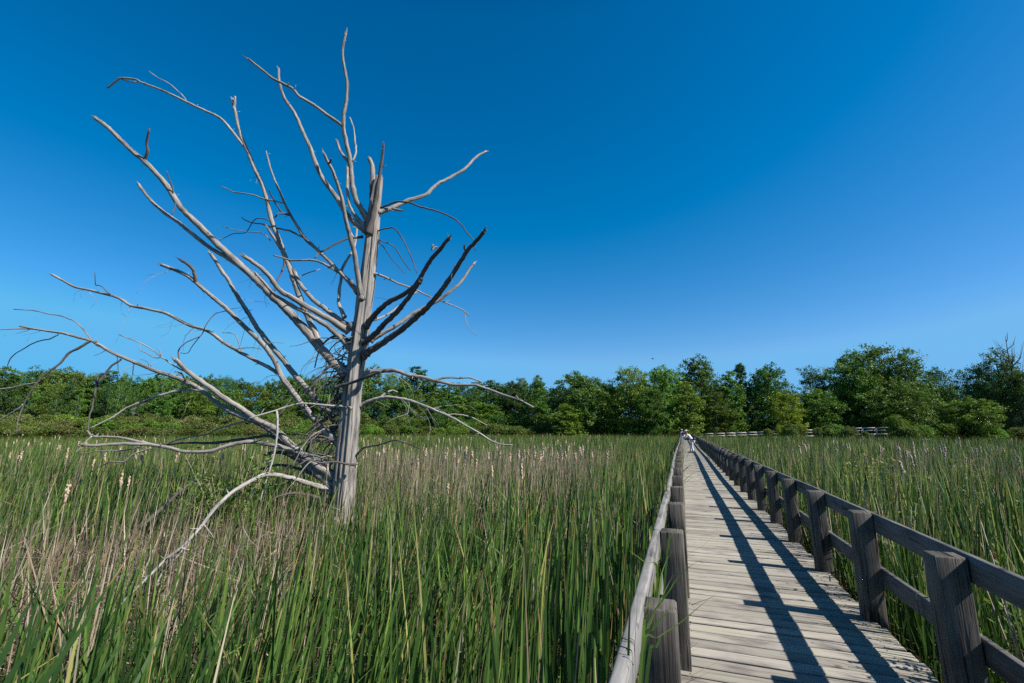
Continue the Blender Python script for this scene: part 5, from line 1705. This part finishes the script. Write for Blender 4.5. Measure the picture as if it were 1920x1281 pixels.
    # hands: five fingers each
    for s_, hd in zip((-1, 1), hands):
        mb = MB()
        mb.ellipsoid(hd, (0.03, 0.042, 0.016))
        for q in range(4):
            o_ = hd + np.array([(-0.024 + 0.016 * q), 0.035, 0.0]); L = (0.05, 0.06, 0.057, 0.045)[q]
            mb.tube([o_, o_ + [0, L * 0.6, -0.012], o_ + [0, L * 0.8, -0.04]], [0.009, 0.008, 0.006], sides=6)
        o_ = hd + np.array([-s_ * 0.028, 0.0, 0]); mb.tube([o_, o_ + [-s_ * 0.025, 0.02, 0], o_ + [-s_ * 0.03, 0.05, -0.01]], [0.011, 0.009, 0.007], sides=6)
        mb.build('hand', M['skin'], root)
    if pack:
        mb = MB(); c = hip + np.array([0, -0.16, 0.10])
        mb.ellipsoid(c, (0.17, 0.08, 0.11)); mb.ellipsoid(hip + np.array([0, -0.01, 0.07]), (0.17, 0.145, 0.04), 16, 6); mb.build('waist_pack', M['navy'], root)
    else:
        mb = MB(); c = spine(0.25, 0, -0.19); mb.ellipsoid(c, (0.15, 0.10, 0.23)); mb.build('backpack', M['navy'], root)
    return root, hands


r1, hands = person(1297.5, 849.5, 'person in straw hat, white shirt and trousers bending forward with a camera', 'white', 'white', 'straw', 0.66, R(72), 0.13, True)
cpos = (hands[0] + hands[1]) / 2 + np.array([0, 0.06, 0.0])
mw = Matrix.LocRotScale(r1.location, r1.rotation_euler, None)
camo = empty('camera_in_hands', tuple(mw @ Vector(cpos)), r1.rotation_euler.z)
tag(camo, 'black camera held up by the bending person in the straw hat', 'camera')
mb = MB(); mb.board((-0.07, 0, 0), (0.07, 0, 0), 0.06, 0.09, bev=0.009); mb.build('camera_body', M['black'], camo)
mb = MB(); mb.tube([(0, 0.03, 0), (0, 0.12, 0)], [0.035, 0.038], sides=14); mb.build('lens', M['black'], camo)
person(1281.5, 832.5, 'person in white cap, lilac shirt and blue jeans farther down the boardwalk', 'lilac', 'jeans', 'cap', 0.38, R(25), 0.22, False)


# ------------------------------------------------------------------ bird
def bird():
    p = at_depth(1224, 673, 70)
    root = empty('bird', tuple(p), R(100)); tag(root, 'small dark bird gliding over the wood above the boardwalk end', 'bird')
    mb = MB(); mb.ellipsoid((0, 0, 0), (0.06, 0.17, 0.055)); mb.ellipsoid((0, 0.17, 0.02), (0.035, 0.045, 0.035), 8, 5); mb.tube([(0, 0.2, 0.02), (0, 0.25, 0.01)], [0.014, 0.002], sides=5)
    mb.v += []; mb.build('body', M['hair'], root)
    for s_ in (-1, 1):
        mb = MB()
        mb.sweep([np.array([s_ * 0.04, 0.03, 0.02]), np.array([s_ * 0.2, 0.06, 0.09]), np.array([s_ * 0.38, -0.02, 0.06])], [(np.array([0, 1., 0]), np.array([0, 0, 1.]))] * 3, lambda i: [(q[0] * (0.09, 0.08, 0.02)[i], q[1] * 0.008) for q in ((1, 0), (0, 1), (-1, 0), (0, -1))])
        mb.build('wing', M['hair'], root)
    mb = MB(); mb.sweep([np.array([0, -0.14, 0]), np.array([0, -0.28, 0])], [(np.array([1., 0, 0]), np.array([0, 0, 1.]))] * 2, lambda i: [(q[0] * (0.03, 0.06)[i], q[1] * 0.006) for q in ((1, 0), (0, 1), (-1, 0), (0, -1))]); mb.build('tail', M['hair'], root)


bird()
